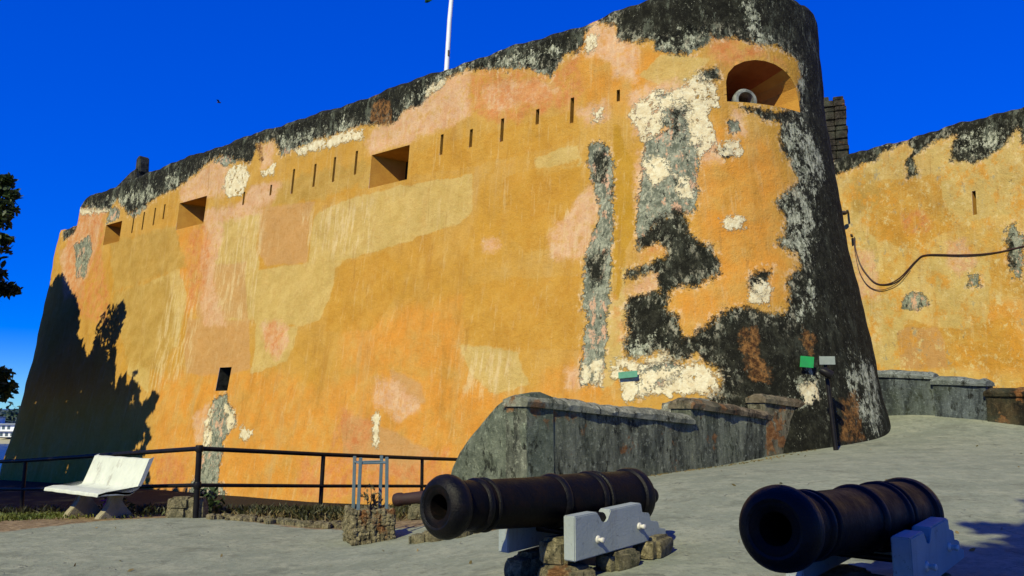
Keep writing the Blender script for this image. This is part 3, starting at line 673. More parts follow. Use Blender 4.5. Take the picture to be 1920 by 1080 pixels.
M['cable'] = simple('dark_red_cable_sheath', (.06, .018, .012), (.03, .012, .01), 9, .6)
M['bracket'] = simple('rusty_bracket_iron', (.05, .03, .02), (.02, .015, .012), 20, .7)
M['red_iron'] = simple('dark_red_rusted_iron', (.026, .005, .004), (.016, .005, .004), 7, .75, .006, 30)
M['bark'] = simple('rough_bark', (.07, .05, .032), (.035, .026, .018), 5, .95, .03, 18, streak=True)
def leaf_material(name, a, b):
    t = NT(name)
    col = t.mix(t.ramp(t.noise(1.6, 3), .35, .65), a, b)
    t.set(Base_Color=col, Roughness=.55, Specular_IOR_Level=.35)
    tr = t.n('ShaderNodeBsdfTranslucent'); t.put(tr.inputs[0], tuple(x * 1.2 for x in b))
    mx = t.n('ShaderNodeMixShader'); mx.inputs[0].default_value = .18
    t.t.links.new(t.b.outputs[0], mx.inputs[1]); t.t.links.new(tr.outputs[0], mx.inputs[2]); t.t.links.new(mx.outputs[0], t.out.inputs[0])
    return t.m
M['leaf'] = leaf_material('dark_tree_leaves', (.022, .042, .012), (.045, .075, .02))
M['leaf_far'] = leaf_material('far_shore_foliage', (.022, .05, .04), (.04, .075, .05))
M['grass'] = leaf_material('short_grass', (.06, .085, .010), (.13, .14, .022))
M['weed'] = leaf_material('dusty_weeds', (.022, .028, .008), (.06, .058, .018))
M['dry_leaf'] = leaf_material('dry_plants', (.10, .085, .03), (.22, .16, .06))
M['petal'] = leaf_material('purple_petals', (.16, .02, .30), (.22, .04, .40))
M['sand'] = simple('pale_beach', (.42, .38, .24), (.30, .28, .16), .05, .9)
M['hill'] = simple('far_green_land', (.03, .055, .035), (.05, .075, .04), .03, .95)
def sea_material():
    t = NT('deep_blue_sea')
    t.set(Base_Color=t.mix(t.ramp(t.noise(.03, 4), .4, .6), (.004, .035, .11), (.006, .05, .14)), Roughness=.35, Specular_IOR_Level=.3,
          Normal=t.bump(t.noise(.9, 4, .6), .35, .6))
    return t.m
M['sea'] = sea_material()
M['far_white'] = simple('far_white_render', (.78, .80, .80), (.68, .70, .70), .2, .8)
M['far_window'] = simple('far_dark_glass', (.05, .08, .10), (.08, .11, .13), .3, .3)
M['far_roof'] = simple('far_grey_roof', (.30, .33, .35), (.22, .25, .28), .3, .8)
def flag_mat(name, c): return simple(name, c, tuple(x * .8 for x in c), 3, .8)

# ------------------------------------------------------------------ the ground sheet, sea and far shore
xs = np.unique(np.round(np.r_[-3000, -900, -300, -120, np.arange(-60, -14, 1.), np.arange(-14, 13, .22), np.arange(13, 40, 1.), 60, 120, 300, 900, 3000], 3))
ys = np.unique(np.round(np.r_[-2000, -600, -200, -80, np.arange(-40, 2, 1.), np.arange(2, 24, .22), np.arange(24, 60, .8), 90, 200], 3))
GX, GY = np.meshgrid(xs, ys, indexing='ij'); gxy = np.c_[GX.ravel(), GY.ravel()]
gh = gz_arr(gxy)
nx, ny = GX.shape
gf = [(i * ny + j, (i + 1) * ny + j, (i + 1) * ny + j + 1, i * ny + j + 1) for i in range(nx - 1) for j in range(ny - 1)]
gme = grid_mesh('ground', np.c_[gxy, gh], gf)
edge = [at(p, q, 1) for p, q in ()]
def on_ground(px, py, z=0.):
    p = at(px, py, 10.); r = p - Vector((0, 0, EYE)); k = (z - EYE) / r.z
    return Vector((0, 0, EYE)) + r * k
soil = [on_ground(*q)[:2] for q in [(-300, 1003), (0, 1001), (110, 988), (200, 977), (330, 969), (400, 967), (560, 984), (660, 992), (780, 1002), (935, 1004)]]
soil += [(.0, 10.9), (-.3, 13), (-.5, 20), (-4, 23), (-30, 40), (-30, 12)]
put_attr(gme, 'm_soil', sdf_union(gxy, [soil]))
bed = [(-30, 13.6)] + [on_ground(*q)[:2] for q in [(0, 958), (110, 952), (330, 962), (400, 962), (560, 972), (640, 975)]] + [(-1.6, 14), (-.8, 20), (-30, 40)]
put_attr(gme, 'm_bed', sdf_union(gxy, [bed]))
for p in gme.polygons: p.use_smooth = True
tag(link('ground', gme, M['ground']), kind='structure')

m = MB(); 
vs = [m.bm.verts.new(p) for p in [(-9000, 30, -14), (3000, 30, -14), (3000, 12000, -14), (-9000, 12000, -14)]]; m.bm.faces.new(vs)
tag(m.build('sea', M['sea']), kind='structure')

# ------------------------------------------------------------------ fort walls
def lines(a, b, step, extra):
    base = np.arange(a, b + step / 2, step); ex = np.unique(np.round(extra, 4))
    keep = np.array([np.abs(ex - v).min() > step * .3 if len(ex) else True for v in base])
    return np.unique(np.r_[base[keep], ex])
def rough(P, amp):
    """gentle unevenness of an old hand-rendered wall"""
    x, y, z = P[:, 0], P[:, 1], P[:, 2]
    u = x * .8 - y * .6
    return amp * (np.sin(u * 1.3 + 1.7 * np.sin(z * .7)) * .4 + np.sin(u * 2.9 + z * 2.1 + 1) * .25 + np.sin(z * 3.7 - u * 1.1 + 2 * np.sin(u * .5)) * .2 + np.sin(u * 7.1 + z * 5.3) * .08 + np.sin(z * 9.7 - u * 6.1) * .08)

def wall_sheet(W, s0, s1, z0, step, ztop, holes, key, mat, name, parent, arch=None, rounding=.22, thick=1.3):
    se = [v for h in holes for v in h[:2]]; ze = [v for h in holes for v in h[2:]]
    sl = lines(s0, s1, step, np.array(se + [-25.6, -25.55] if key == 'b' else se)); zt = ztop(sl)
    zl = lines(z0, zt.max(), step, np.array(ze))
    SS, ZZ = np.meshgrid(sl, zl, indexing='ij'); ZZ = np.minimum(ZZ, zt[:, None])
    ns, nz = SS.shape
    if arch is not None:
        A = np.asarray(arch); q = np.c_[SS.ravel(), ZZ.ravel()]
        d = sdf_poly(q, A); near = np.nonzero(np.abs(d) < step * .62)[0]
        a, b = A, np.roll(A, -1, 0)
        for i in near:
            p = q[i]; e = b - a; k = np.clip(((p - a) * e).sum(1) / (e * e).sum(1), 0, 1); c = a + e * k[:, None]
            j = ((c - p) ** 2).sum(1).argmin(); q[i] = c[j]
        SS = q[:, 0].reshape(ns, nz); ZZ = q[:, 1].reshape(ns, nz)
    V = W.pt(SS, ZZ).reshape(-1, 3); _, n = W.frame(SS.ravel())
    r = rough(V, .05)
    q = np.c_[SS.ravel(), ZZ.ravel()]
    hole_d = sdf_union(q, [[(h[0], h[2]), (h[1], h[2]), (h[1], h[3]), (h[0], h[3])] for h in holes] + ([arch] if arch is not None else []))
    r = r * np.clip(-hole_d / .4, 0, 1)
    V[:, :2] += n * r[:, None]
    mid = lambda g: (g[:-1, :-1] + g[1:, :-1] + g[1:, 1:] + g[:-1, 1:]) / 4
    ms, mz = mid(SS), mid(ZZ)
    ok = ZZ[:-1, 1:] - ZZ[:-1, :-1] + ZZ[1:, 1:] - ZZ[1:, :-1] > 1e-4
    for h in holes: ok &= ~((ms > h[0]) & (ms < h[1]) & (mz > h[2]) & (mz < h[3]))
    if arch is not None: ok &= ~(sdf_poly(np.c_[ms.ravel(), mz.ravel()], arch).reshape(ms.shape) > 0)
    I, J = np.nonzero(ok); idx = lambda i, j: i * nz + j
    F = [(idx(i, j), idx(i + 1, j), idx(i + 1, j + 1), idx(i, j + 1)) for i, j in zip(I, J)]
    # rounded top and back of the parapet
    allV = [V]; off = len(V)
    prev = [idx(i, nz - 1) for i in range(ns)]
    lab = [q]
    for ins, up in ((rounding * .3, rounding * .7), (rounding, rounding), (thick, rounding * .8), (thick + .02, -1.6)):
        z = zt + up; pts = W.pt(sl, zt, ins); pts[:, 2] = z
        allV.append(pts); lab.append(np.c_[sl, np.minimum(z, zt + .05)])
        cur = list(range(off, off + ns)); off += ns
        F += [(prev[i], prev[i + 1], cur[i + 1], cur[i]) for i in range(ns - 1)]
        prev = cur
    V = np.concatenate(allV); q = np.concatenate(lab)
    me = grid_mesh(name, V, F)
    for L in MASKS: put_attr(me, 'm_' + L, sdf_union(q, MASKS[L][key]))
    for p in me.polygons: p.use_smooth = True
    bm = bmesh.new(); bm.from_mesh(me)
    bmesh.ops.delete(bm, geom=[v for v in bm.verts if not v.link_faces], context='VERTS')
    bm.to_mesh(me); bm.free()
    return link(name, me, mat, parent)

def reveal(W, loop, depth, shrink, name, parent, mat, back=None, cx=None, cz=None):
    """sides and back of an opening going into the wall; loop = (s, z) outline"""
    A = np.asarray(loop); cs, cz = A.mean(0) if cx is None else (cx, cz)
    _, n = W.frame(np.array(A[:, 0].mean()))
    m = MB(); o = []; i_ = []
    for s, z in A:
        p = W.pt(s, z, .003); o.append(m.bm.verts.new(p))
        e = W.pt(cs + (s - cs) * shrink, cz + (z - cz) * shrink)
        e0 = W.pt(cs, cz); e = e0 + (e - e0); e[:2] -= n * depth
        i_.append(m.bm.verts.new(e))
    k = len(A)
    for j in range(k): m.bm.faces.new((o[j], o[(j + 1) % k], i_[(j + 1) % k], i_[j]))
    if back is None: m.bm.faces.new(i_[::-1])
    elif back < 1:           # back partly bricked up, sky beyond: loop is s0z0, s1z0, s1z1, s0z1
        a = m.bm.verts.new(i_[0].co.lerp(i_[1].co, back)); b = m.bm.verts.new(i_[3].co.lerp(i_[2].co, back))
        m.bm.faces.new((i_[0], a, b, i_[3]))
    bmesh.ops.recalc_face_normals(m.bm, faces=m.bm.faces)
    bmesh.ops.reverse_faces(m.bm, faces=m.bm.faces)
    me = bpy.data.meshes.new(name); m.bm.to_mesh(me); m.bm.free()
    return link(name, me, mat, parent)

def splayed_port(W, h, sky_gap):
    """gun port: far jamb splayed outward, then a dark tunnel through the wall"""
    s0, s1, z0, z1 = h; w = s1 - s0; _, n = W.frame(np.array((s0 + s1) / 2))
    def ring(a, b, c, d, dep):
        r = []
        for s, z in ((a, c), (b, c), (b, d), (a, d)):
            p = W.pt(s, z, .003); p[:2] -= n * dep; r.append(Vector(p))
        return r
    L = [ring(s0, s1, z0, z1, 0), ring(s0 + .28 * w, s1 - .03 * w, z0 + .03, z1 - .05, .95), ring(s0 + .28 * w, s1 - .03 * w, z0 + .03, z1 - .05, 3.)]
    for nm, a, b, mt in (('gun_port', L[0], L[1], M['jamb']), ('port_tunnel', L[1], L[2], M['dark_stone'])):  # tunnel sides coloured near-black to stand in for deep shade
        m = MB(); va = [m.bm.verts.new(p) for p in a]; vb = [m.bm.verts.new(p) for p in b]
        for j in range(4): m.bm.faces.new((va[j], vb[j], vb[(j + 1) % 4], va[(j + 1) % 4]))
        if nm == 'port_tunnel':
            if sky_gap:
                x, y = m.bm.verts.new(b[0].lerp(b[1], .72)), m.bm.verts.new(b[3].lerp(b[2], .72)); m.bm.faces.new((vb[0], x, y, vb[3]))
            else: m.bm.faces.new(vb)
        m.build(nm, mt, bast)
BW, CW = Bastion(), Curtain()
_ts = [(-40, 9.2), (-25.68, 9.2), (-25.6, 10.1), (-25.3, 10.33), (-22.6, 10.42), (-19, 10.6), (-12, 10.64), (-9.7, 10.56), (-5, 10.63), (-.4, 10.56), (1, 10.65), (4.2, 10.88), (7.3, 11.15), (20, 11.1)]
def b_top(s):
    return np.interp(s, *zip(*_ts)) - .16 + .03 * np.sin(s * 1.7) + .022 * np.sin(s * 4.3 + 1) + .012 * np.sin(s * 11.)
def c_top(s): return 10.15 + .03 * np.sin(s * 2.1) + .025 * np.sin(s * 5.3) + .015 * np.sin(s * 13)
bast = empty('fort_bastion', (float(BW.T[0]), float(BW.T[1]), 0), 'huge battered ochre bastion wall with rounded corner, peeling plaster and black mould', 'fort wall')
NICHE = [(3.37, 8.13), (3.385, 8.6), (3.46, 8.80), (3.66, 8.98), (3.95, 9.10), (4.3, 9.17), (4.65, 9.18), (4.98, 9.15), (5.28, 9.07), (5.55, 8.93), (5.74, 8.72), (5.80, 8.45), (5.80, 8.13)]
rects = [(a, b, c, d) for a, b, c, d in EMBRASURES]
slits = [(s - .05, s + .05, a, b) for s, a, b in SLITS]
WIN = (-13.56, -12.93, 2.12, 2.84)
wall_sheet(BW, -31.5, 16.5, -2.6, .065, b_top, rects + slits + [WIN], 'b', M['fort'], 'wall', bast, arch=NICHE)
box4 = lambda h: [(h[0], h[2]), (h[1], h[2]), (h[1], h[3]), (h[0], h[3])]
for k, h in enumerate(rects): splayed_port(BW, h, k == 2)
for h in slits: reveal(BW, box4(h), .5, 1., 'loophole', bast, M['jamb'])
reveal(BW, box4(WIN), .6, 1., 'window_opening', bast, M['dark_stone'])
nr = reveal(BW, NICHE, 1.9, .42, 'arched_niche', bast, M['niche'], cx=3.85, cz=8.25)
nr.data.materials.append(M['jamb'])                           # sunlit ochre on the right splay; the rest is darkened for shade
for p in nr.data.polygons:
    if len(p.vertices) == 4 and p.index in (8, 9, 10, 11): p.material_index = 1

curt = empty('curtain_wall', (float(CW.O[0]), float(CW.O[1]), 0), 'faded yellow fort wall with a black stained top, rising behind the ramp on the right', 'fort wall')
cslit = (4.27, 4.38, 7.33, 8.07)
wall_sheet(CW, -6, 14, -.5, .08, c_top, [cslit], 'c', M['curtain'], 'wall', curt)
reveal(CW, box4(cslit), .5, 1., 'loophole', curt, M['jamb'])

def surf(W, s, z, out=0.):
    p = W.pt(s, z); _, n = W.frame(np.array(float(s))); p[:2] += n * out
    return Vector(p), Vector((n[0], n[1], 0)), Vector((-n[1], n[0], 0))

# gun in the arched niche
g, n, t = surf(BW, 4.02, 8.24)
gun = empty('niche_gun', g - n * .45, 'pale grey gun muzzle poking out of the arched niche', 'cannon')
m = MB(); m.lathe(g - n * 1.22, n, [(0, .26), (.6, .22), (.9, .225), (.95, .27), (1.05, .28), (1.1, .25), (1.1, .19), (.8, .16), (.3, .15), (.3, 0)], 28)
m.build('barrel', simple('lime_splashed_iron', (.07, .075, .065), (.27, .28, .24), 7, .8, .01, 30), gun, True)

# turret of dark blocks behind the round corner
tc = Vector((11.35, 29.2, 0)); rot = Matrix.Rotation(R(-20), 3, 'Z')
tur = empty('turret', (tc.x, tc.y, 9), 'small dark square turret of coral blocks peeping out behind the round corner', 'turret')
m = MB(); z = 9.4; k = 0
while z < 12.7:
    hh = .19 + .06 * ((k * 7) % 3); w = 2.5 + .05 * math.sin(k * 2.3)
    for q in range(6):
        m.box(Vector((tc.x, tc.y, z + hh / 2)) + rot @ Vector((-w / 2 + w * (q + .5) / 6, -.55 + .03 * math.sin(k * 3 + q), 0)), (w / 6 - .02, .5, hh - .02), rot, .02)
        m.box(Vector((tc.x, tc.y, z + hh / 2)) + rot @ Vector((w / 2 - .25 + .02 * math.sin(k + q), -.5 + 1.8 * (q + .5) / 6, 0)), (.5, .29, hh - .02), rot, .02)
    z += hh; k += 1
m.box(Vector((tc.x, tc.y, 11.0)) + rot @ Vector((0, .35, 0)), (2.3, 1.7, 3.2), rot)
m.build('block_wall', M['turret'], tur)
for q in range(5):
    m = MB(); m.box(Vector((tc.x, tc.y, z + .07)) + rot @ Vector((-1. + q * .5, -.55, 0)), (.36, .4, .14 + .06 * (q % 2)), rot, .02); m.build('merlon', M['turret'], tur)

# ramp of stone with a stub on the head of the far left end
p0, n, t = surf(BW, -25.35, 10.2, -.75)
fin = empty('rampart_stub', p0, 'dark wedge of masonry with a stubby pillar on the left end of the bastion top', 'rampart')
m = MB(); m.prism([(0, -.6), (2.9, -.6), (2.9, 1.05), (2.5, .95), (1.1, .42), (0, .05)], p0 - n * .5, t, Vector((0, 0, 1)), n, .6, .03); m.build('wedge', M['dark_stone'], fin)
m = MB(); m.prism([(2.62, .9), (3.0, .9), (2.97, 1.55), (2.86, 1.62), (2.66, 1.5)], p0 - n * .4, t, Vector((0, 0, 1)), n, .4, .03); m.build('pillar', M['dark_stone'], fin)

# flagpole
p0 = at(834, 138, 24.0); fl = empty('flagpole', p0, 'white flagpole rising from the bastion top with a flag at its head', 'flagpole')
top = at(852, -62, 24.0)
m = MB(); m.tube([p0 - Vector((0, 0, 1.2)), p0.lerp(top, .5), top], [.085, .075, .06], 14); m.build('pole', M['pole_white'], fl, True)
m = MB(); m.lathe(top, Vector((0, 0, 1)), [(0, .0), (.02, .07), (.09, .1), (.16, .07), (.19, 0)], 14); m.build('finial', M['pole_white'], fl, True)
q = p0.lerp(top, .18); m = MB(); m.box(q + Vector((.07, -.06, 0)), (.06, .06, .2), None, .01); m.build('cleat', M['bracket'], fl)
fa = at(846, -6, 24.0); fb = at(849, -56, 24.0)
cols = [('green_cloth', (.01, .10, .035)), ('white_cloth', (.6, .6, .58)), ('red_cloth', (.35, .01, .015)), ('white_cloth', (.6, .6, .58)), ('black_cloth', (.01, .01, .01))]
cuts = [0, .29, .34, .66, .71, 1]
for k, (nm, cc) in enumerate(cols):
    m = MB(); N = 10; rows = []
    for kk in (cuts[k], cuts[k + 1]):
        rows.append([m.bm.verts.new(fa.lerp(fb, kk) + Vector((-.1 - .075 * j, .10 * math.sin(j * .9) * (j / N), -.012 * j * (1 - kk) - .006 * j))) for j in range(N + 1)])
    for j in range(N): m.bm.faces.new((rows[0][j], rows[0][j + 1], rows[1][j + 1], rows[1][j]))
    o = m.build('flag_stripe', flag_mat(nm, cc), fl, True); md = o.modifiers.new('cloth_thickness', 'SOLIDIFY'); md.thickness = .008

# ------------------------------------------------------------------ ramp parapets
def parapet(name, segs, label, mats, thick=.42, over=.045, caph=.17, wing=None):
    x0, y0 = segs[0][0]
    root = empty(name, (x0, y0, gz(x0, y0)), label, 'parapet')
    for k, (a, b, za, zb, bm_, cm_) in enumerate(segs):
        a = Vector((*a, 0)); b = Vector((*b, 0)); t = (b - a).normalized(); nb = Vector((-t.y, t.x, 0))   # nb = away from the ramp
        m = MB(); N = max(2, int((b - a).length / .12)); rows = []
        for i in range(N + 1):
            f = i / N; p = a.lerp(b, f); zt = za + (zb - za) * f - caph * .8
            col = []
            for j in range(9):
                zz = gz(p.x, p.y) - .4 + (zt - gz(p.x, p.y) + .4) * j / 8
                w = .022 * mnoise.noise(Vector((p.x * 1.9, p.y * 1.9, zz * 2.2))) + .012 * mnoise.noise(Vector((p.x * 7, p.y * 7, zz * 7)))
                col.append(m.bm.verts.new(p + nb * (w - .02 * (j < 2)) + Vector((0, 0, zz))))
            col.append(m.bm.verts.new(p + nb * thick + Vector((0, 0, zt)))); col.append(m.bm.verts.new(p + nb * thick + Vector((0, 0, gz(p.x, p.y) - .8))))
            rows.append(col)
        for r0, r1 in zip(rows, rows[1:]):
            for j in range(10): m.bm.faces.new((r0[j], r1[j], r1[j + 1], r0[j + 1]))
        m.bm.faces.new(rows[0]); m.bm.faces.new(rows[-1][::-1])
        m.build('wall_face', bm_, root, True)
        # rounded coping, worn
        m = MB(); rows = []
        prof = [(-over, 0), (-over - .015, caph * .45), (-over + .03, caph * .8), (thick * .3, caph * 1.05), (thick * .7, caph * 1.05), (thick + over - .02, caph * .7), (thick + over, 0)]
        N = max(3, int((b - a).length / .07))
        for i in range(N + 1):
            f = i / N; p = a.lerp(b, f) + t * (.03 if i == N else -.03 if i == 0 else 0); zt = za + (zb - za) * f - caph
            wob = .04 * mnoise.noise(Vector((p.x * 2.5, p.y * 2.5, k))) + .026 * mnoise.noise(Vector((p.x * 8, p.y * 8, k + 5)))
            e = 1 - .25 * (i in (0, N))
            rows.append([m.bm.verts.new(p + nb * (u + .5 * wob) + Vector((0, 0, zt + v * e + wob * (v > .02)))) for u, v in prof])
        for r0, r1 in zip(rows, rows[1:]):
            for j in range(len(prof)): m.bm.faces.new((r0[j], r0[(j + 1) % len(prof)], r1[(j + 1) % len(prof)], r1[j]))
        m.bm.faces.new(rows[0][::-1]); m.bm.faces.new(rows[-1])
        m.build('coping', cm_, root, True)
    return root
pp = parapet('ramp_parapet', [((.2, 11), (3.02, 13.63), 1.79, 1.50, M['parapet'], M['cap']),
    ((3.02, 13.63), (4.87, 15.36), 1.76, 1.55, M['parapet'], M['cap_rust']),
    ((4.78, 15.27), (6.75, 16.55), 1.87, 1.65, M['parapet_rust'], M['cap_rust'])],
    'low black stained parapet with stepped coping and curved left end below the bastion', None)
# curved end wing
a, b = Vector((.2, 11, 0)), Vector((-1.08, 12.45, 0)); t = (b - a).normalized(); nb = Vector((.75, .66, 0))
prof = [(0, 1.79), (.10, 1.79), (.23, 1.75), (.36, 1.62), (.46, 1.47), (.56, 1.32), (.68, 1.14), (.78, .97), (.86, .77), (.92, .54), (.97, .22), (1., -.3)]
m = MB(); rows = []
L = (b - a).length
fs = np.unique(np.r_[np.linspace(0, 1, 34), [.92, .95, .97]])
for f in fs:
    zt = float(np.interp(f, *zip(*prof))); p = a.lerp(b, f); g0 = -.6
    col = []
    for j in range(11):
        zz = g0 + (zt - g0) * j / 10
        w = .03 * mnoise.noise(Vector((p.x * 2.2, p.y * 2.2, zz * 2.2))) + .015 * mnoise.noise(Vector((p.x * 7, p.y * 7, zz * 7)))
        col.append(m.bm.verts.new(p + nb * (w + (.05 if j == 10 else 0)) + Vector((0, 0, zz))))
    col.append(m.bm.verts.new(p + nb * .25 + Vector((0, 0, zt + .03)))); col.append(m.bm.verts.new(p + nb * .5 + Vector((0, 0, zt - .04)))); col.append(m.bm.verts.new(p + nb * .52 + Vector((0, 0, g0))))
    rows.append(col)
for r0, r1 in zip(rows, rows[1:]):
    for j in range(13): m.bm.faces.new((r0[j], r0[j + 1], r1[j + 1], r1[j]))
m.bm.faces.new(rows[0]); m.bm.faces.new(rows[-1][::-1])
o = m.build('curved_end', stone_material('grey_green_render', (.09, .105, .075), (.20, .22, .155), .02, False, 3.5), pp, True)
# rough hump of stone behind the first step
hs = MB(); hs.stone((3.2, 14.9, 1.2), (1.5, .8, 1.0), 3, 6, .32, Matrix.Rotation(R(43), 3, 'Z'))
tag(hs.build('stone_heap', M['cap'], None, True), 'rough dark lump of masonry against the bastion behind the parapet step', 'masonry')

parapet('path_parapet', [((8.5, 19.4), (9.62, 18.4), 2.52, 2.42, M['parapet_blue'], M['cap_blue']),
    ((9.58, 18.35), (10.28, 17.5), 2.30, 2.24, M['parapet_blue'], M['cap_blue']),
    ((10.24, 17.45), (11.9, 15.3), 2.02, 1.98, M['parapet_brown'], M['parapet_brown'])],
    'stepped blue grey and dark brown parapet at the ramp top before the yellow wall', None)

# ------------------------------------------------------------------ railing
P1, P2, P3, P4 = Vector((-4.68, 12.2, 1.0)), Vector((-3.28, 14.2, .80)), Vector((-1.77, 16.1, .62)), Vector((-.9, 17.2, .52))
PL, PLL = Vector((-9.35, 15.7, .60)), Vector((-12.6, 18.1, .38))
rl = empty('railing', (P1.x, P1.y, gz(P1.x, P1.y)), 'black painted pipe railing with two rails along the foot of the bastion', 'railing')
for p, r in ((P1, .042), (P2, .036), (P3, .033), (P4, .033), (PL, .033), (PLL, .033)):
    m = MB(); g0 = gz(p.x, p.y) - .1
    lean = .03 if p is P2 else 0
    m.tube([(p.x - lean, p.y, g0), (p.x, p.y, p.z + .015)], r, 12); m.build('post', M['black_paint'], rl, True)
def rail(pts, dz, r):
    m = MB(); m.tube([p - Vector((0, 0, dz)) for p in pts], r, 10); m.build('rail', M['black_paint'], rl, True)
rail([PLL, PL, P1], 0, .036); rail([P1, P2, P3, P4], 0, .036)
rail([PLL, PL, P1], .535, .030); rail([P1, P2, P3, P4], .535, .030)
for dz in (0, .535):
    m = MB(); m.lathe(P1 + Vector((0, 0, -dz - .05)), Vector((0, 0, 1)), [(0, .05), (.01, .056), (.09, .056), (.1, .05)], 14); m.build('pipe_fitting', M['black_paint'], rl, True)

# stub pier and rubble edging at the railing foot
def rubble_run(name, label, pts, h, w, seed, n):
    root_loc = pts[0]
    m = MB(); r = random.Random(seed)
    for i in range(n):
        f = (i + r.uniform(-.3, .3)) / (n - 1) * (len(pts) - 1); f = min(max(f, 0), len(pts) - 1.001); k = int(f); a, b = Vector(pts[k]), Vector(pts[k + 1]); p = a.lerp(b, f - k)
        s = r.uniform(.55, 1.25)
        x, y = p.x + r.uniform(-w, w), p.y + r.uniform(-w, w)
        m.stone((x, y, gz(x, y) + h * s * .25), (h * s * r.uniform(1.1, 1.9), h * s * r.uniform(.9, 1.4), h * s), seed + i, 1, .22, Matrix.Rotation(r.uniform(0, 3), 3, 'Z'))
    return tag(m.build(name, M['rubble'], None, True), label, 'rubble edging')
rubble_run('rubble_edging', 'low edging of small rough stones under the railing, left of the tree guard', [(-4.4, 12.2), (-3.7, 12.1), (-3.0, 11.75), (-2.35, 11.4)], .085, .12, 3, 120)
rubble_run('rubble_edging', 'low strip of rubble behind the black cannon below the curved parapet end', [(-1.0, 9.3), (-.55, 9.25), (-.1, 9.4)], .11, .10, 90, 60)
m = MB()
px_, py_ = -4.85, 12.35
for k, (dx, dz, s) in enumerate([(-.13, .09, (.34, .3, .24)), (.13, .1, (.26, .3, .26)), (-.1, .24, (.36, .3, .18)), (.13, .24, (.24, .28, .16))]):
    m.stone((px_ + dx, py_, gz(px_, py_) + dz - .03), s, 40 + k, 2, .12)
tag(m.build('stone_pier', M['rubble'], None, True), 'stubby rough stone pier at the foot of the thick railing post', 'stone pier')

# ------------------------------------------------------------------ bench: white shell of concrete on two splayed legs
BL, phi = 1.62, R(36)
ax = Vector((math.cos(phi), -math.sin(phi), 0)); fr = Vector((-math.sin(phi), -math.cos(phi), 0)); up = Vector((0, 0, 1))
bo = Vector((-6.32, 12.5, gz(-6.32, 12.5)))
bench = empty('bench', bo, 'white concrete bench with a curved seat shell on two splayed legs', 'bench')
prof = [(.40, .43), (.28, .452), (.14, .445), (0, .425), (-.09, .425), (-.17, .45), (-.235, .505), (-.28, .58), (-.33, .70), (-.40, .885)]
ins = []
for i, (u, v) in enumerate(prof):
    a_, b_ = prof[max(i - 1, 0)], prof[min(i + 1, len(prof) - 1)]; t2 = Vector((b_[0] - a_[0], b_[1] - a_[1])).normalized(); ins.append((u - t2.y * -.055 * 1, v + t2.x * .055))
m = MB(); N = 12; rows = []
loop = prof + ins[::-1]
for i in range(N + 1):
    f = -BL / 2 + BL * i / N
    rows.append([m.bm.verts.new(bo + ax * f + fr * u + up * (v + .003 * math.sin(i * 2.1 + u * 9))) for u, v in loop])
for r0, r1 in zip(rows, rows[1:]):
    for j in range(len(loop)): m.bm.faces.new((r0[j], r0[(j + 1) % len(loop)], r1[(j + 1) % len(loop)], r1[j]))
m.bm.faces.new(rows[0][::-1]); m.bm.faces.new(rows[-1])
sh = m.build('seat_shell', M['white'], bench, True)
bv = sh.modifiers.new('soft_edge', 'BEVEL'); bv.width = .012; bv.segments = 2; bv.limit_method = 'ANGLE'; bv.angle_limit = R(50)
legp = [(.10, .42), (.02, .33), (.04, .24), (.10, .16), (.19, .07), (.26, -.06), (.16, -.06), (.10, .0), (-.18, .0), (-.22, -.06), (-.36, -.06), (-.30, .06), (-.17, .18), (-.11, .27), (-.13, .34), (-.18, .42)]
for sx in (-.46, .46):
    m = MB(); m.prism(legp, bo + ax * (sx - .07), fr, up, ax, .14, .012); m.build('leg', M['leg'], bench)

# ------------------------------------------------------------------ tree guard: rubble box with four posts
tb = Vector((-1.72, 9.95, gz(-1.72, 9.95))); rz = Matrix.Rotation(R(-22), 3, 'Z').inverted()
ph = R(22); e1 = Vector((math.cos(ph), math.sin(ph), 0)); e2 = Vector((-math.sin(ph), math.cos(ph), 0))
tg = empty('tree_guard', tb, 'square pebbly rubble planter carrying four blue grey posts as a tree guard', 'tree guard')
m = MB(); r_ = random.Random(5); A = .255
for lev in range(8):
    for side in range(4):
        d, o_ = ((e1, -e2), (e2, e1), (-e1, e2), (-e2, -e1))[side]
        for k in range(9):
            c = tb + o_ * (A - .03) + d * (-A + 2 * A * (k + .5 + r_.uniform(-.2, .2)) / 9) + up * (.02 + lev * .048 + r_.uniform(-.01, .01))
            s = r_.uniform(.055, .085); m.stone(c, (s, s * r_.uniform(.8, 1.1), s * r_.uniform(.7, 1)), r_.random() * 50, 1, .3, Matrix.Rotation(r_.uniform(0, 3), 3, (r_.gauss(0, 1), r_.gauss(0, 1), r_.gauss(0, 1))))
m.box(tb + up * .17, (2 * A - .05, 2 * A - .05, .38), Matrix.Rotation(ph, 3, 'Z'))
m.build('planter', M['rubble'], tg, True)
G = .165; cs = [(-1, -1), (1, -1), (1, 1), (-1, 1)]
gc = [tb + e1 * (G * a) + e2 * (G * b) for a, b in cs]
for k, p in enumerate(gc):
    m = MB(); m.box(p + up * .66, (.036, .036, .66), Matrix.Rotation(ph, 3, 'Z') @ Matrix.Rotation(R((1.2, -1, .8, 0)[k]), 3, 'Y'), .004); m.build('post', M['bluegrey_paint'], tg)
for k in range(4):
    a_, b_ = gc[k], gc[(k + 1) % 4]; m = MB(); m.tube([a_ + up * .92, b_ + up * .92], .012, 6); m.build('cross_bar', M['bluegrey_paint'], tg)

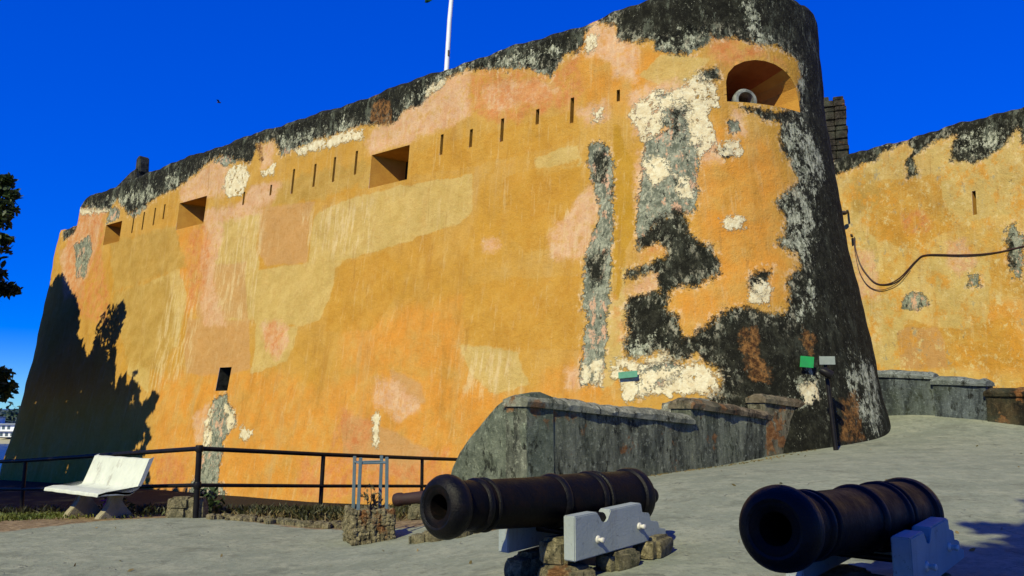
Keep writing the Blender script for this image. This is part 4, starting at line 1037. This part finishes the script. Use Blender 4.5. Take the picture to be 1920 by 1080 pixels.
def leafy(m, c, rad, n, size, seed, flat=.8, bias=None, pts=None):
    """leaf-sized faces spread through a volume"""
    r = random.Random(seed)
    P_ = pts if pts is not None else None
    for i in range(n if P_ is None else len(P_)):
        if P_ is None:
            d = Vector((r.gauss(0, 1), r.gauss(0, 1), r.gauss(0, 1))).normalized() * (r.random() ** .45)
            p = Vector(c) + Vector((d.x * rad[0], d.y * rad[1], d.z * rad[2]))
        else: p = Vector(P_[i])
        nrm = Vector((r.gauss(0, 1), r.gauss(0, 1), abs(r.gauss(0, 1)) + .2)).normalized()
        x = nrm.orthogonal().normalized(); a0 = r.uniform(0, 6.28); x = (Matrix.Rotation(a0, 3, nrm) @ x); y = nrm.cross(x)
        s = size * r.uniform(.6, 1.25)
        q = [p - x * s, p - x * s * .35 + y * s * .42 + nrm * s * .05, p + x * s * .45 + y * s * .36, p + x * s * 1.05 - nrm * s * .12, p + x * s * .45 - y * s * .36, p - x * s * .35 - y * s * .42 + nrm * s * .05]
        m.bm.faces.new([m.bm.verts.new(v) for v in q])

sp = empty('sapling', tb + up * .33, 'small half dry sapling growing inside the tree guard posts', 'sapling')
m = MB(); r_ = random.Random(2); ps = []
for k in range(5):
    tip = tb + Vector((r_.uniform(-.1, .1), r_.uniform(-.1, .1), .33 + r_.uniform(.18, .36))); m.tube([tb + up * .3, (tb + up * .3).lerp(tip, .5) + Vector((r_.uniform(-.03, .03), 0, 0)), tip], [.008, .006, .003], 5); ps += [tb.lerp(tip, 1) * 1 - up * r_.uniform(0, .18) + Vector((r_.uniform(-.06, .06), r_.uniform(-.06, .06), 0)) for _ in range(12)]
m.build('stem', M['bark'], sp); m = MB(); leafy(m, None, None, 0, .035, 3, pts=ps); m.build('foliage', M['dry_leaf'], sp)

# low dark red iron lying behind the muzzle
p0 = at(742, 937, 12.2); lo = empty('iron_barrel', p0, 'old dark red rusted gun barrel lying low behind the muzzle of the black cannon', 'barrel')
dr = Vector((.93, -.30, .10)).normalized()
m = MB(); m.lathe(p0 - dr * .02, dr, [(0, 0), (0, .085), (.05, .10), (.12, .098), (.14, .085), (.5, .10), (.54, .112), (.6, .105), (1.15, .125), (1.18, .14), (1.26, .14), (1.3, .09), (1.34, 0)], 20); m.build('barrel', M['red_iron'], lo, True)
m = MB(); q = p0 + dr * .35; m.stone((q.x, q.y, (gz(q.x, q.y) + q.z - .1) / 2), (.25, .25, max(.1, q.z - gz(q.x, q.y) - .05)), 5, 1, .15); m.build('support_block', M['rubble'], lo, True)

# ------------------------------------------------------------------ the two cannons
def make_cannon(muz, u, label, shade):
    u = u.normalized(); L = 2.38
    base = muz + u * 1.6; base = Vector((base.x, base.y, gz(base.x, base.y)))
    root = empty('cannon', base, label, 'cannon', 'black cannons on grey carriages')
    m = MB()
    prof = [(.62, 0), (.62, .078), (.05, .080), (.012, .086), (.0, .105), (-.004, .135), (.004, .168), (.022, .192), (.050, .208), (.085, .212), (.118, .206), (.15, .190), (.175, .172), (.20, .176), (.26, .174), (.34, .174), (.50, .177),
            (.90, .185), (1.18, .192), (1.22, .199), (1.55, .208), (1.95, .217), (2.24, .225)]
    m.lathe(muz, u, prof, 56); m.build('barrel', M['iron'], root, True)
    m = MB(); m.lathe(muz, u, [(-.006, .135), (-.012, .150), (.0, .182), (.022, .201), (.05, .216), (.085, .220), (.12, .213), (.15, .196), (.16, .180)], 56); m.build('muzzle_ring', M['iron_black'], root, True)
    for t_, r_, w in ((.36, .175, .030), (.44, .176, .016), (1.20, .197, .040), (1.66, .211, .034), (1.74, .213, .018)):
        m = MB(); m.lathe(muz, u, [(t_ - w, r_ - .004), (t_ - w * .6, r_ + .012), (t_, r_ + .017), (t_ + w * .6, r_ + .012), (t_ + w, r_ - .002)], 56); m.build('barrel_ring', M['iron_black'], root, True)
    m = MB(); m.lathe(muz, u, [(2.20, .222), (2.215, .243), (2.25, .252), (2.30, .250), (2.325, .238), (2.34, .222), (2.39, .185), (2.44, .11), (2.46, .055), (2.50, .05), (2.53, .078), (2.58, .09), (2.63, .072), (2.65, 0)], 56); m.build('breech', M['iron_black'], root, True)
    w = Vector((u.y, -u.x, 0)).normalized(); uh = Vector((u.x, u.y, 0)).normalized(); Z = Vector((0, 0, 1))
    m = MB(); tr = muz + u * 1.41 - Z * .125
    m.tube([tr - w * .335, tr + w * .335], .06, 18); m.build('trunnion', M['iron_black'], root, True)
    zt = muz.z - .135           # top of the cheeks near the trunnion
    for sd in (-1, 1):
        poly = [(1.10, -.32), (1.10, .005)]
        poly += [(1.385, .012)] + [(1.47 + .068 * math.cos(a), -.005 - .075 * abs(math.sin(a)) ** .8) for a in [math.pi * (1 - k / 8) for k in range(1, 8)]] + [(1.55, .016)]
        poly += [(1.98, .03), (1.98, -.05), (2.10, -.06), (2.10, -.13), (2.23, -.14), (2.23, -.2), (2.34, -.21), (2.34, -.275)]
        poly = [(a_ - .06, b_) for a_, b_ in poly]
        m = MB(); o_ = Vector((muz.x, muz.y, zt)) + w * (sd * .25) - (w * .0 if sd > 0 else w * .11)
        m.prism(poly if sd > 0 else [(a_ - .07 * (a_ < 1.2), b_) for a_, b_ in poly], o_, uh, Z, w, .11, .008); ch = m.build('cheek', M['grey_paint'], root)
        for bt, bz in ((1.32, -.19), (1.88, -.15)):
            f = o_ + uh * bt + Z * bz + (w * .11 if sd > 0 else w * 0)
            m = MB(); dd = w * sd; m.lathe(f, dd, [(-.01, .03), (.006, .03), (.012, .026), (.016, .015), (.035, .015), (.038, .02), (.055, .02), (.06, .012), (.06, 0)], 12); m.build('bolt', M['bolt'], ch, True)
    for at_ in (1.32, 1.88):
        m = MB(); q = Vector((muz.x, muz.y, zt - .17)) + uh * at_; m.tube([q - w * .26, q + w * .26], .022, 10); m.build('tie_rod', M['iron_black'], root, True)
    m = MB(); m.prism([(1.9, -.26), (1.9, -.15), (2.2, -.08), (2.2, -.26)], Vector((muz.x, muz.y, zt)) - w * .13, uh, Z, w, .26); m.build('quoin', M['grey_paint'], root)
    return root, uh, w, zt
def stones_for(muz, uh, w, zt, specs, where):
    for k, (t_, o_, s, zc, lab) in enumerate(specs):
        p = Vector((muz.x, muz.y, 0)) + uh * t_ + w * o_; g0 = gz(p.x, p.y)
        m = MB(); m.stone((p.x, p.y, g0 + zc), s, 11 * k + len(where), 3, .10, Matrix.Rotation(math.atan2(uh.y, uh.x) + .1 * ((k * 3) % 5 - 2), 3, 'Z'))
        tag(m.build('support_stone', M['rubble'], None, True), lab, 'stone', 'rough stones under the cannon carriages')
mz1 = at(820, 951, 5.6); br1 = at(1190, 931, 7.32)
c1, uh, w, zt = make_cannon(mz1, br1 - mz1, 'black cannon with rusty brown barrel top on a sunlit grey carriage, left of the two', False)
gap = zt - .40 - gz(mz1.x + uh.x * 1.2, mz1.y + uh.y * 1.2)
stones_for(mz1, uh, w, zt, [
    (1.16, .18, (.34, .42, .20), .02, 'wide flat foundation stone under the sunlit front cheek of the left cannon'),
    (1.18, .10, (.26, .28, .22), .20, 'rough block wedged on the flat stone under the front of the left cannon'),
    (1.66, .30, (.36, .24, .18), .05, 'middle rough stone under the sunlit cheek of the left cannon'),
    (2.16, .30, (.42, .26, .20), .07, 'rearmost rough stone under the sunlit cheek of the left cannon'),
    (1.45, -.28, (.8, .26, .26), .03, 'long shaded stone under the far cheek of the left cannon')], 'a')
mz2 = at(1452, 992, 4.2); br2 = at(1700, 962, 5.95)
c2, uh, w, zt = make_cannon(mz2, br2 - mz2, 'near black cannon with its carriage in tree shade, right of the two', True)
stones_for(mz2, uh, w, zt, [
    (1.18, .05, (.30, .36, .26), .10, 'rounded block standing in the shade below the right cannon barrel'),
    (1.75, .27, (.62, .28, .22), .03, 'stone under the near cheek of the right cannon'),
    (1.6, -.27, (.8, .28, .22), .03, 'stone under the far cheek of the right cannon')], 'bb')

# ------------------------------------------------------------------ signs, post
def plate(name, label, s, z, w_, h_, mat, tilt=0, out=.07, rotp=0):
    p, n, t = surf(BW, s, z, out)
    root = empty(name, p, label, 'sign')
    X = (t * math.cos(rotp) + up * math.sin(rotp)); Y = n.cross(X).normalized() * 1.
    Y = (Y + n * tilt).normalized(); Nn = X.cross(Y)
    rot = Matrix((X, Y, Nn)).transposed()
    m = MB(); m.box(p, (w_, h_, .015), rot, .004); m.build('panel', mat, root)
    m = MB(); m.tube([p - n * (out + .05), p - Nn * .008], .012, 6); m.build('bracket', M['bracket'], root)
plate('sign_board', 'bright green sign board fixed to the black rounded corner of the bastion', 4.55, 2.50, .32, .22, M['green'], .12, .16, R(-3))
plate('sign_board', 'small dull green sign plate over flaking cream paint above the parapet', .86, 2.26, .40, .13, M['dull_green'], -.1, .08, R(4))
q = BW.pt(5.09, .98)[1] - .75
fb_ = at(1567, 829, q); fb_.z = gz(fb_.x, fb_.y); ft = at(1549, 692, q + .15)
so = empty('sign_post', fb_, 'thin leaning dark post with grey plate and small lamp by the bastion corner', 'sign post')
m = MB(); m.tube([fb_ - up * .1, ft, at(1547, 676, q + .17)], [.045, .04, .036], 10); m.build('post', M['black_paint'], so, True)
m = MB(); m.box(at(1551, 676, q + .08), (.30, .02, .16), None, .005); m.build('plate', M['plate'], so)
m = MB(); m.lathe(at(1537, 693, q), Vector((.8, -.2, -.45)), [(0, 0), (0, .045), (.05, .075), (.16, .09), (.24, .08), (.25, 0)], 14); m.build('lamp_head', M['black_paint'], so, True)

# ------------------------------------------------------------------ cables and brackets on the curtain wall
def wall_cable(name, label, sz, r, out=.035):
    pts = [surf(CW, s, z, out)[0] for s, z in sz]
    dense = []
    for i in range(len(pts) - 1):
        p_1, p0_, p1_, p2_ = pts[max(i - 1, 0)], pts[i], pts[i + 1], pts[min(i + 2, len(pts) - 1)]
        for k in range(6):
            f = k / 6; dense.append(.5 * ((2 * p0_) + (p1_ - p_1) * f + (2 * p_1 - 5 * p0_ + 4 * p1_ - p2_) * f * f + (3 * p0_ - p_1 - 3 * p1_ + p2_) * f ** 3))
    dense.append(pts[-1]); m = MB(); m.tube(dense, r, 8); return tag(m.build(name, M['cable'], None, True), label, 'cable')
wall_cable('cable', 'thick dark red cable running across the yellow wall from the bracket', [(.42, 7.30), (.44, 6.9), (.62, 6.3), (1.06, 5.70), (1.52, 5.57), (1.97, 5.74), (2.51, 6.21), (2.86, 6.33), (3.83, 6.17), (4.74, 6.08), (5.6, 6.14), (7.5, 6.4), (10, 6.6)], .022)
wall_cable('cable', 'thin slack cable hanging in a loop just below the thick one on the yellow wall', [(.38, 7.30), (.42, 6.8), (.58, 6.05), (.9, 5.56), (1.33, 5.40), (1.85, 5.55), (2.3, 5.97)], .012, .045)
for (s, z, L_, lab) in ((.30, 8.22, .42, 'upper rusty lamp bracket at the left edge of the yellow wall'), (.42, 7.36, .36, 'lower flat iron bracket holding the cables on the yellow wall')):
    p, n, t = surf(CW, s, z, 0); root = empty('bracket', p, lab, 'bracket')
    m = MB(); m.box(p + n * .22 + t * 0, (L_, .07, .05), Matrix.Rotation(math.atan2(n.y, n.x) + .5, 3, 'Z'), .006); m.build('arm', M['bracket'], root)
    if z > 8: m = MB(); m.lathe(p + n * .42, Vector((0, 0, -1)) + n * .3, [(0, .03), (.03, .08), (.1, .1), (.13, .06), (.14, 0)], 12); m.build('lamp_head', M['bracket'], root, True)
    else:
        m = MB(); m.tube([p + n * .06 - up * .02, p + n * .06 - up * .75], .016, 6); m.build('rod', M['bracket'], root)

# ------------------------------------------------------------------ plants along the wall foot
def tufts(name, label, spots, n, size, h, mat, seed, kind='stuff'):
    m = MB(); r = random.Random(seed)
    for (x, y) in spots:
        z = gz(x, y)
        for k in range(n):
            b = Vector((x + r.gauss(0, .12), y + r.gauss(0, .12), z)); tip = b + Vector((r.gauss(0, .5) * h, r.gauss(0, .5) * h, h * r.uniform(.5, 1.2)))
            wv = Vector((r.uniform(-1, 1), r.uniform(-1, 1), 0)).normalized() * size
            mid = b.lerp(tip, .55) + up * h * .15
            m.bm.faces.new([m.bm.verts.new(v) for v in (b - wv * .4, mid - wv, tip, mid + wv, b + wv * .4)])
    return tag(m.build(name, mat), label, 'plants' if kind != 'stuff' else 'ground cover', None, kind)
r_ = random.Random(8)
sp_ = [(Vector((-4.0, 13.2)).lerp(Vector((-1.6, 13.9)), r_.random()) + Vector((r_.gauss(0, .3), r_.gauss(0, .5)))) for _ in range(110)]
sp_ += [Vector((-6.6 + 6 * f, 15.2 + 1.6 * f)) + Vector((r_.gauss(0, .3), r_.gauss(0, .4))) for f in [r_.random() for _ in range(70)]]
sp_ += [Vector((-9.6 + 4.6 * f, 15.4 + 1.2 * f)) + Vector((r_.gauss(0, .3), r_.gauss(0, .5))) for f in [r_.random() for _ in range(60)]]
tufts('ground_cover', 'low dark weedy plants in the bed at the wall foot', [tuple(v) for v in sp_], 16, .018, .17, M['weed'], 4)
sp2 = [(Vector((-4.3, 12.6)).lerp(Vector((-1.4, 12.4)), r_.random()) + Vector((r_.gauss(0, .15), r_.gauss(0, .3)))) for _ in range(46)]
tufts('dry_weeds', 'dry straw coloured weeds in the bed behind the rubble edging', [tuple(v) for v in sp2], 9, .012, .12, M['dry_leaf'], 6)
sp3 = [(r_.uniform(-9.8, -7.2), r_.uniform(12.3, 13.6)) for _ in range(420)]
tufts('grass', 'short green grass on the left beside the bench', sp3, 9, .012, .07, M['grass'], 9)
sp4 = [(bo.x + r_.uniform(-.9, .8), bo.y + r_.uniform(-.35, .35)) for _ in range(34)]
tufts('grass', 'sparse grass tufts around the bench legs', sp4, 6, .012, .06, M['grass'], 10)
fw = empty('flowering_plant', (-6.25, 13.0, gz(-6.25, 13.0)), 'small dark plant with purple flowers behind the bench legs', 'plant')
m = MB(); leafy(m, (-6.25, 13.0, gz(-6.25, 13.0) + .14), (.28, .2, .16), 150, .05, 6); m.build('foliage', M['leaf'], fw)
m = MB(); leafy(m, (-6.25, 12.8, gz(-6.25, 13.0) + .25), (.15, .08, .06), 40, .035, 7); m.build('petals', M['petal'], fw)
sb = empty('shrub', (-5.0, 13.6, gz(-5, 13.6)), 'small dark leafy shrub right of the bench behind the railing', 'shrub')
m = MB(); leafy(m, (-5.05, 13.5, gz(-5, 13.6) + .22), (.32, .25, .24), 170, .07, 8); m.build('foliage', M['leaf'], sb)
m = MB(); m.tube([(-5.05, 13.5, gz(-5, 13.5) - .05), (-5.03, 13.5, gz(-5, 13.5) + .3)], [.02, .008], 6); m.build('stem', M['bark'], sb)

# ------------------------------------------------------------------ trees whose shade falls on the wall and on the right cannon
def branch(m, a, b, r0, r1, seed, n=6):
    r = random.Random(seed); a, b = Vector(a), Vector(b); L = (b - a).length
    pts = [a.lerp(b, k / n) + (Vector((r.uniform(-1, 1), r.uniform(-1, 1), r.uniform(-.5, .5))) * L * .05 if 0 < k < n else Vector()) for k in range(n + 1)]
    m.tube(pts, [r0 + (r1 - r0) * k / n for k in range(n + 1)], 9); return pts
SH = SHADOW_SZ     # (s, z) outline of the shade on the wall
A = np.array(SH); pts_w = []
lo, hi = A.min(0), A.max(0)
cand = rng.uniform(lo, hi, (60000, 2)); dd = sdf_poly(cand, A)
nz_ = np.array([mnoise.noise(Vector((a * 1.5, b * 1.5, 3))) * .75 + mnoise.noise(Vector((a * 3.7, b * 3.7, 8))) * .4 for a, b in cand])
right = np.clip((cand[:, 0] + 24.5) / 3, 0, 1)                  # the shade frays into sprays on its right
de = dd + nz_ * (.18 + .85 * right) - .36 * right
core = cand[de > .30][:6000]; rim = cand[(de > .0) & (de <= .36)][:5200]
def back(q, tmin, tmax):
    P_ = BW.pt(q[:, 0], q[:, 1]); t_ = rng.uniform(tmin, tmax, len(q))
    P_ = P_ + np.array(S)[None] * t_[:, None]
    c, s = math.cos(PITCH), math.sin(PITCH)
    px = 960 + FPX * P_[:, 0] / (P_[:, 1] * c + (P_[:, 2] - EYE) * s)
    return P_, px
def crown_pts(q):
    P_, px = back(q, 6.2, 9.5)
    return P_[px < -25]
tree = empty('leafy_tree', (-18.2, 17.0, gz(-18.2, 17.0)), 'dark leafy tree at the left edge, its shade falling on the end of the bastion', 'tree')
GP = np.array([(-4.9, 14.9), (-6.2, 17.2), (-9, 24), (-20, 33), (-23, 31), (-12.5, 17), (-9.9, 15.4), (-7.6, 14.9), (-5.8, 15.2)])
gc_ = rng.uniform(GP.min(0), GP.max(0), (9000, 2)); gc_ = gc_[sdf_poly(gc_, GP) > 0][:3000]
def ground_pts():
    P_ = np.c_[gc_, gz_arr(gc_)] + np.array(S)[None] * rng.uniform(10, 14, len(gc_))[:, None]
    px = 960 + FPX * P_[:, 0] / (P_[:, 1] * math.cos(PITCH) + (P_[:, 2] - EYE) * math.sin(PITCH))
    return P_[(px < -60) | (P_[:, 1] < 0)]
m = MB(); leafy(m, None, None, 0, .34, 23, pts=ground_pts()); leafy(m, None, None, 0, .42, 21, pts=crown_pts(core)); leafy(m, None, None, 0, .17, 22, pts=crown_pts(rim))
# sprays seen at the left edge of the photograph
for k, (px, py, rad, n_) in enumerate([(0, 350, .42, 60), (14, 338, .22, 30), (8, 390, .42, 70), (24, 365, .25, 34), (10, 450, .22, 34), (0, 415, .35, 40), (6, 540, .34, 60), (26, 545, .22, 26), (-6, 515, .3, 36), (-25, 470, .7, 120), (-40, 360, .9, 160), (-45, 560, .7, 120), (4, 702, .34, 50), (14, 728, .3, 34), (-20, 715, .5, 80), (-2, 735, .4, 50)]):
    p = at(px, py, 25.6); leafy(m, p, (rad, rad, rad * .85), n_ * 2, .145, 60 + k)
m.build('crown', M['leaf'], tree)
m = MB(); tb_ = Vector((-18.2, 17.0, gz(-18.2, 17.0) - .3))
t1 = branch(m, tb_, (-17.9, 17.4, 4.2), .55, .38, 1); branch(m, (-17.9, 17.4, 4.2), (-16.3, 18.8, 8.6), .33, .08, 2); branch(m, (-17.9, 17.4, 4.2), (-18.6, 21.0, 9.8), .30, .08, 3)
branch(m, (-17.9, 17.4, 3.6), (-15.6, 18.6, 5.6), .22, .05, 4); branch(m, (-17.4, 20.6, 7.0), (-16.6, 25.4, 7.2), .14, .03, 5); branch(m, (-18.0, 17.6, 3.9), (-17.2, 25.2, 4.4), .2, .04, 6); branch(m, (-17.6, 23, 4.2), (-16.6, 25.5, 2.6), .08, .02, 7)
m.build('trunk', M['bark'], tree, True)

st = empty('shade_tree', (-4.6, -6.5, gz(-4.6, -6.5)), 'spreading tree standing behind the viewer that shades the right cannon, with an added sky-blocking canopy', 'tree')
m = MB()
gnd = [((2.55, 5.15, .6), .62, 420), ((3.0, 5.7, .7), .5, 300), ((2.0, 4.55, .7), .42, 260), ((1.55, 4.3, .85), .30, 150), ((3.7, 6.25, .5), .55, 260), ((4.5, 6.7, .55), .6, 260), ((4.6, 5.8, .5), .7, 300), ((3.6, 5.0, .45), .6, 300), ((5.4, 6.3, .5), .7, 260), ((4.35, 7.55, .55), .22, 60), ((5.0, 7.5, .55), .35, 100)]
for k, (c, rad, n_) in enumerate(gnd):
    P_ = Vector(c) + S * (11.5 + .5 * math.sin(k * 2.))
    leafy(m, P_, (rad, rad, rad * .8), n_, .15, 200 + k)
leafy(m, (-4.6, -6.5, 9.2), (2.6, 2.2, 1.2), 1800, .2, 300)
leafy(m, (4.6, -1.2, 9.0), (4.4, 2.6, 1.0), 5200, .26, 301)  # unseen canopy added to block sky light over the cannons
m.build('crown', M['leaf'], st)
m = MB(); branch(m, (-4.6, -6.5, gz(-4.6, -6.5) - .3), (-4.3, -6.0, 5.2), .4, .28, 11); branch(m, (-4.3, -6, 5.2), (-2.3, -2.9, 8.2), .2, .05, 12); branch(m, (-4.3, -6, 5.2), (-5.0, -7.2, 9.0), .22, .06, 13); branch(m, (-2.9, -3.9, 7.4), (-.5, -2.2, 8.2), .08, .02, 14); branch(m, (-4.3, -6, 5.2), (5.5, -1.4, 8.9), .22, .05, 15, 10)
m.build('trunk', M['bark'], st, True)

# ------------------------------------------------------------------ far shore
m = MB(); prof = [(342, -15.5), (352, -13.6), (366, -12.2), (380, -10), (430, -4), (520, -1), (700, -2), (900, -15)]
rows = []
for i in range(41):
    x = -900 + 1000 * i / 40; rows.append([m.bm.verts.new((x, y + 14 * math.sin(i * .55) , z + (1.6 * math.sin(i * .9) if y > 400 else 0))) for y, z in prof])
for a, b in zip(rows, rows[1:]):
    for j in range(len(prof) - 1): m.bm.faces.new((a[j], b[j], b[j + 1], a[j + 1]))
tag(m.build('far_shore', M['hill'], None, True), kind='structure')
m = MB(); rows = []
for i in range(41):
    x = -900 + 1000 * i / 40; rows.append([m.bm.verts.new((x, y + 14 * math.sin(i * .55), z + .15)) for y, z in ((340, -15.4), (352, -13.6), (366, -12.2))])
for a, b in zip(rows, rows[1:]):
    for j in range(2): m.bm.faces.new((a[j], b[j], b[j + 1], a[j + 1]))
tag(m.build('beach', M['sand'], None, True), kind='structure')
m = MB(); r_ = random.Random(77)
for k in range(150):
    x = r_.uniform(-420, -120); y = r_.uniform(395, 440); b = r_.uniform(3.2, 6.2)
    leafy(m, (x, y, -3 + r_.uniform(-1.5, 3) + .015 * (y - 400)), (b, b, b * .8), 46, 1.5, k)
tag(m.build('far_wood', M['leaf_far']), 'mass of dark green trees along the far shore', 'wood', None, 'stuff')
for k, (x, y, w_, fl_, lab) in enumerate([(-244, 380, 15, 3, 'white terraced building on the far shore behind the water'), (-230, 374, 9, 2, 'low white annex in front of the far terraced building'), (-268, 382, 14, 3, 'white block left of the far terraced building')]):
    z0 = -11.5; root = empty('far_building', (x, y, z0), lab, 'building')
    for f in range(fl_):
        ww = w_ - f * 2.2
        mm = MB(); mm.box(Vector((x - f, y + f, z0 + 1.3 + f * 3)), (ww, 6, 2.6), None); mm.build('wall', M['far_white'], root)
        mm = MB(); mm.box(Vector((x - f, y + f - .6, z0 + 2.8 + f * 3)), (ww + 1, 7, .4), None); mm.build('balcony_slab' if f < fl_ - 1 else 'roof', M['far_white'] if f < fl_ - 1 else M['far_roof'], root)
        for q in range(int(ww // 2.4)):
            mm = MB(); mm.box(Vector((x - f - ww / 2 + 1.4 + q * 2.4, y + f - 3.02, z0 + 1.2 + f * 3)), (1.3, .1, 1.6), None); mm.build('window', M['far_window'], root)

# litter on the paving: fallen leaves and grit, too many to count
r_ = random.Random(31); m = MB(); pts = []
for k in range(80):
    x, y = r_.uniform(-6, 9), r_.uniform(4.5, 15)
    if x > -.6 and y > 10.6 + .93 * max(x, 0) - 1.0: x, y = x * .4 + 2.2, y * .5
    pts.append((x, y, gz(x, y) + .012))
leafy(m, None, None, 0, .028, 5, pts=pts)
for k in range(260):
    f = r_.random(); x, y = .35 + 6.3 * f + r_.gauss(.10, .12), 10.85 + 5.9 * f - abs(r_.gauss(.05, .12)); s_ = r_.uniform(.008, .022)
    m.stone((x, y, gz(x, y) + s_ * .3), (s_ * 1.6, s_ * 1.3, s_), k, 0, .3)
tag(m.build('ground_litter', M['dry_leaf']), 'scattered dead leaves and grit lying on the pavement', 'litter', None, 'stuff')

# a bird in the sky
p = at(410, 192, 40); bd = MB()
bd.lathe(p + Vector((-.11, 0, 0)), Vector((1, .2, .1)), [(0, 0), (.03, .02), (.09, .034), (.15, .028), (.19, .018), (.24, 0)], 8)
for sd in (-1, 1):
    v = [bd.bm.verts.new(p + Vector(q)) for q in ((-.03, 0, .01), (.06, 0, .01), (.05, sd * .16, .08), (-.03, sd * .3, .04), (-.05, sd * .15, .07))]; bd.bm.faces.new(v)
tag(bd.build('bird', M['bracket'], None, False), 'tiny dark bird in flight in the open sky left of the flagpole', 'bird')
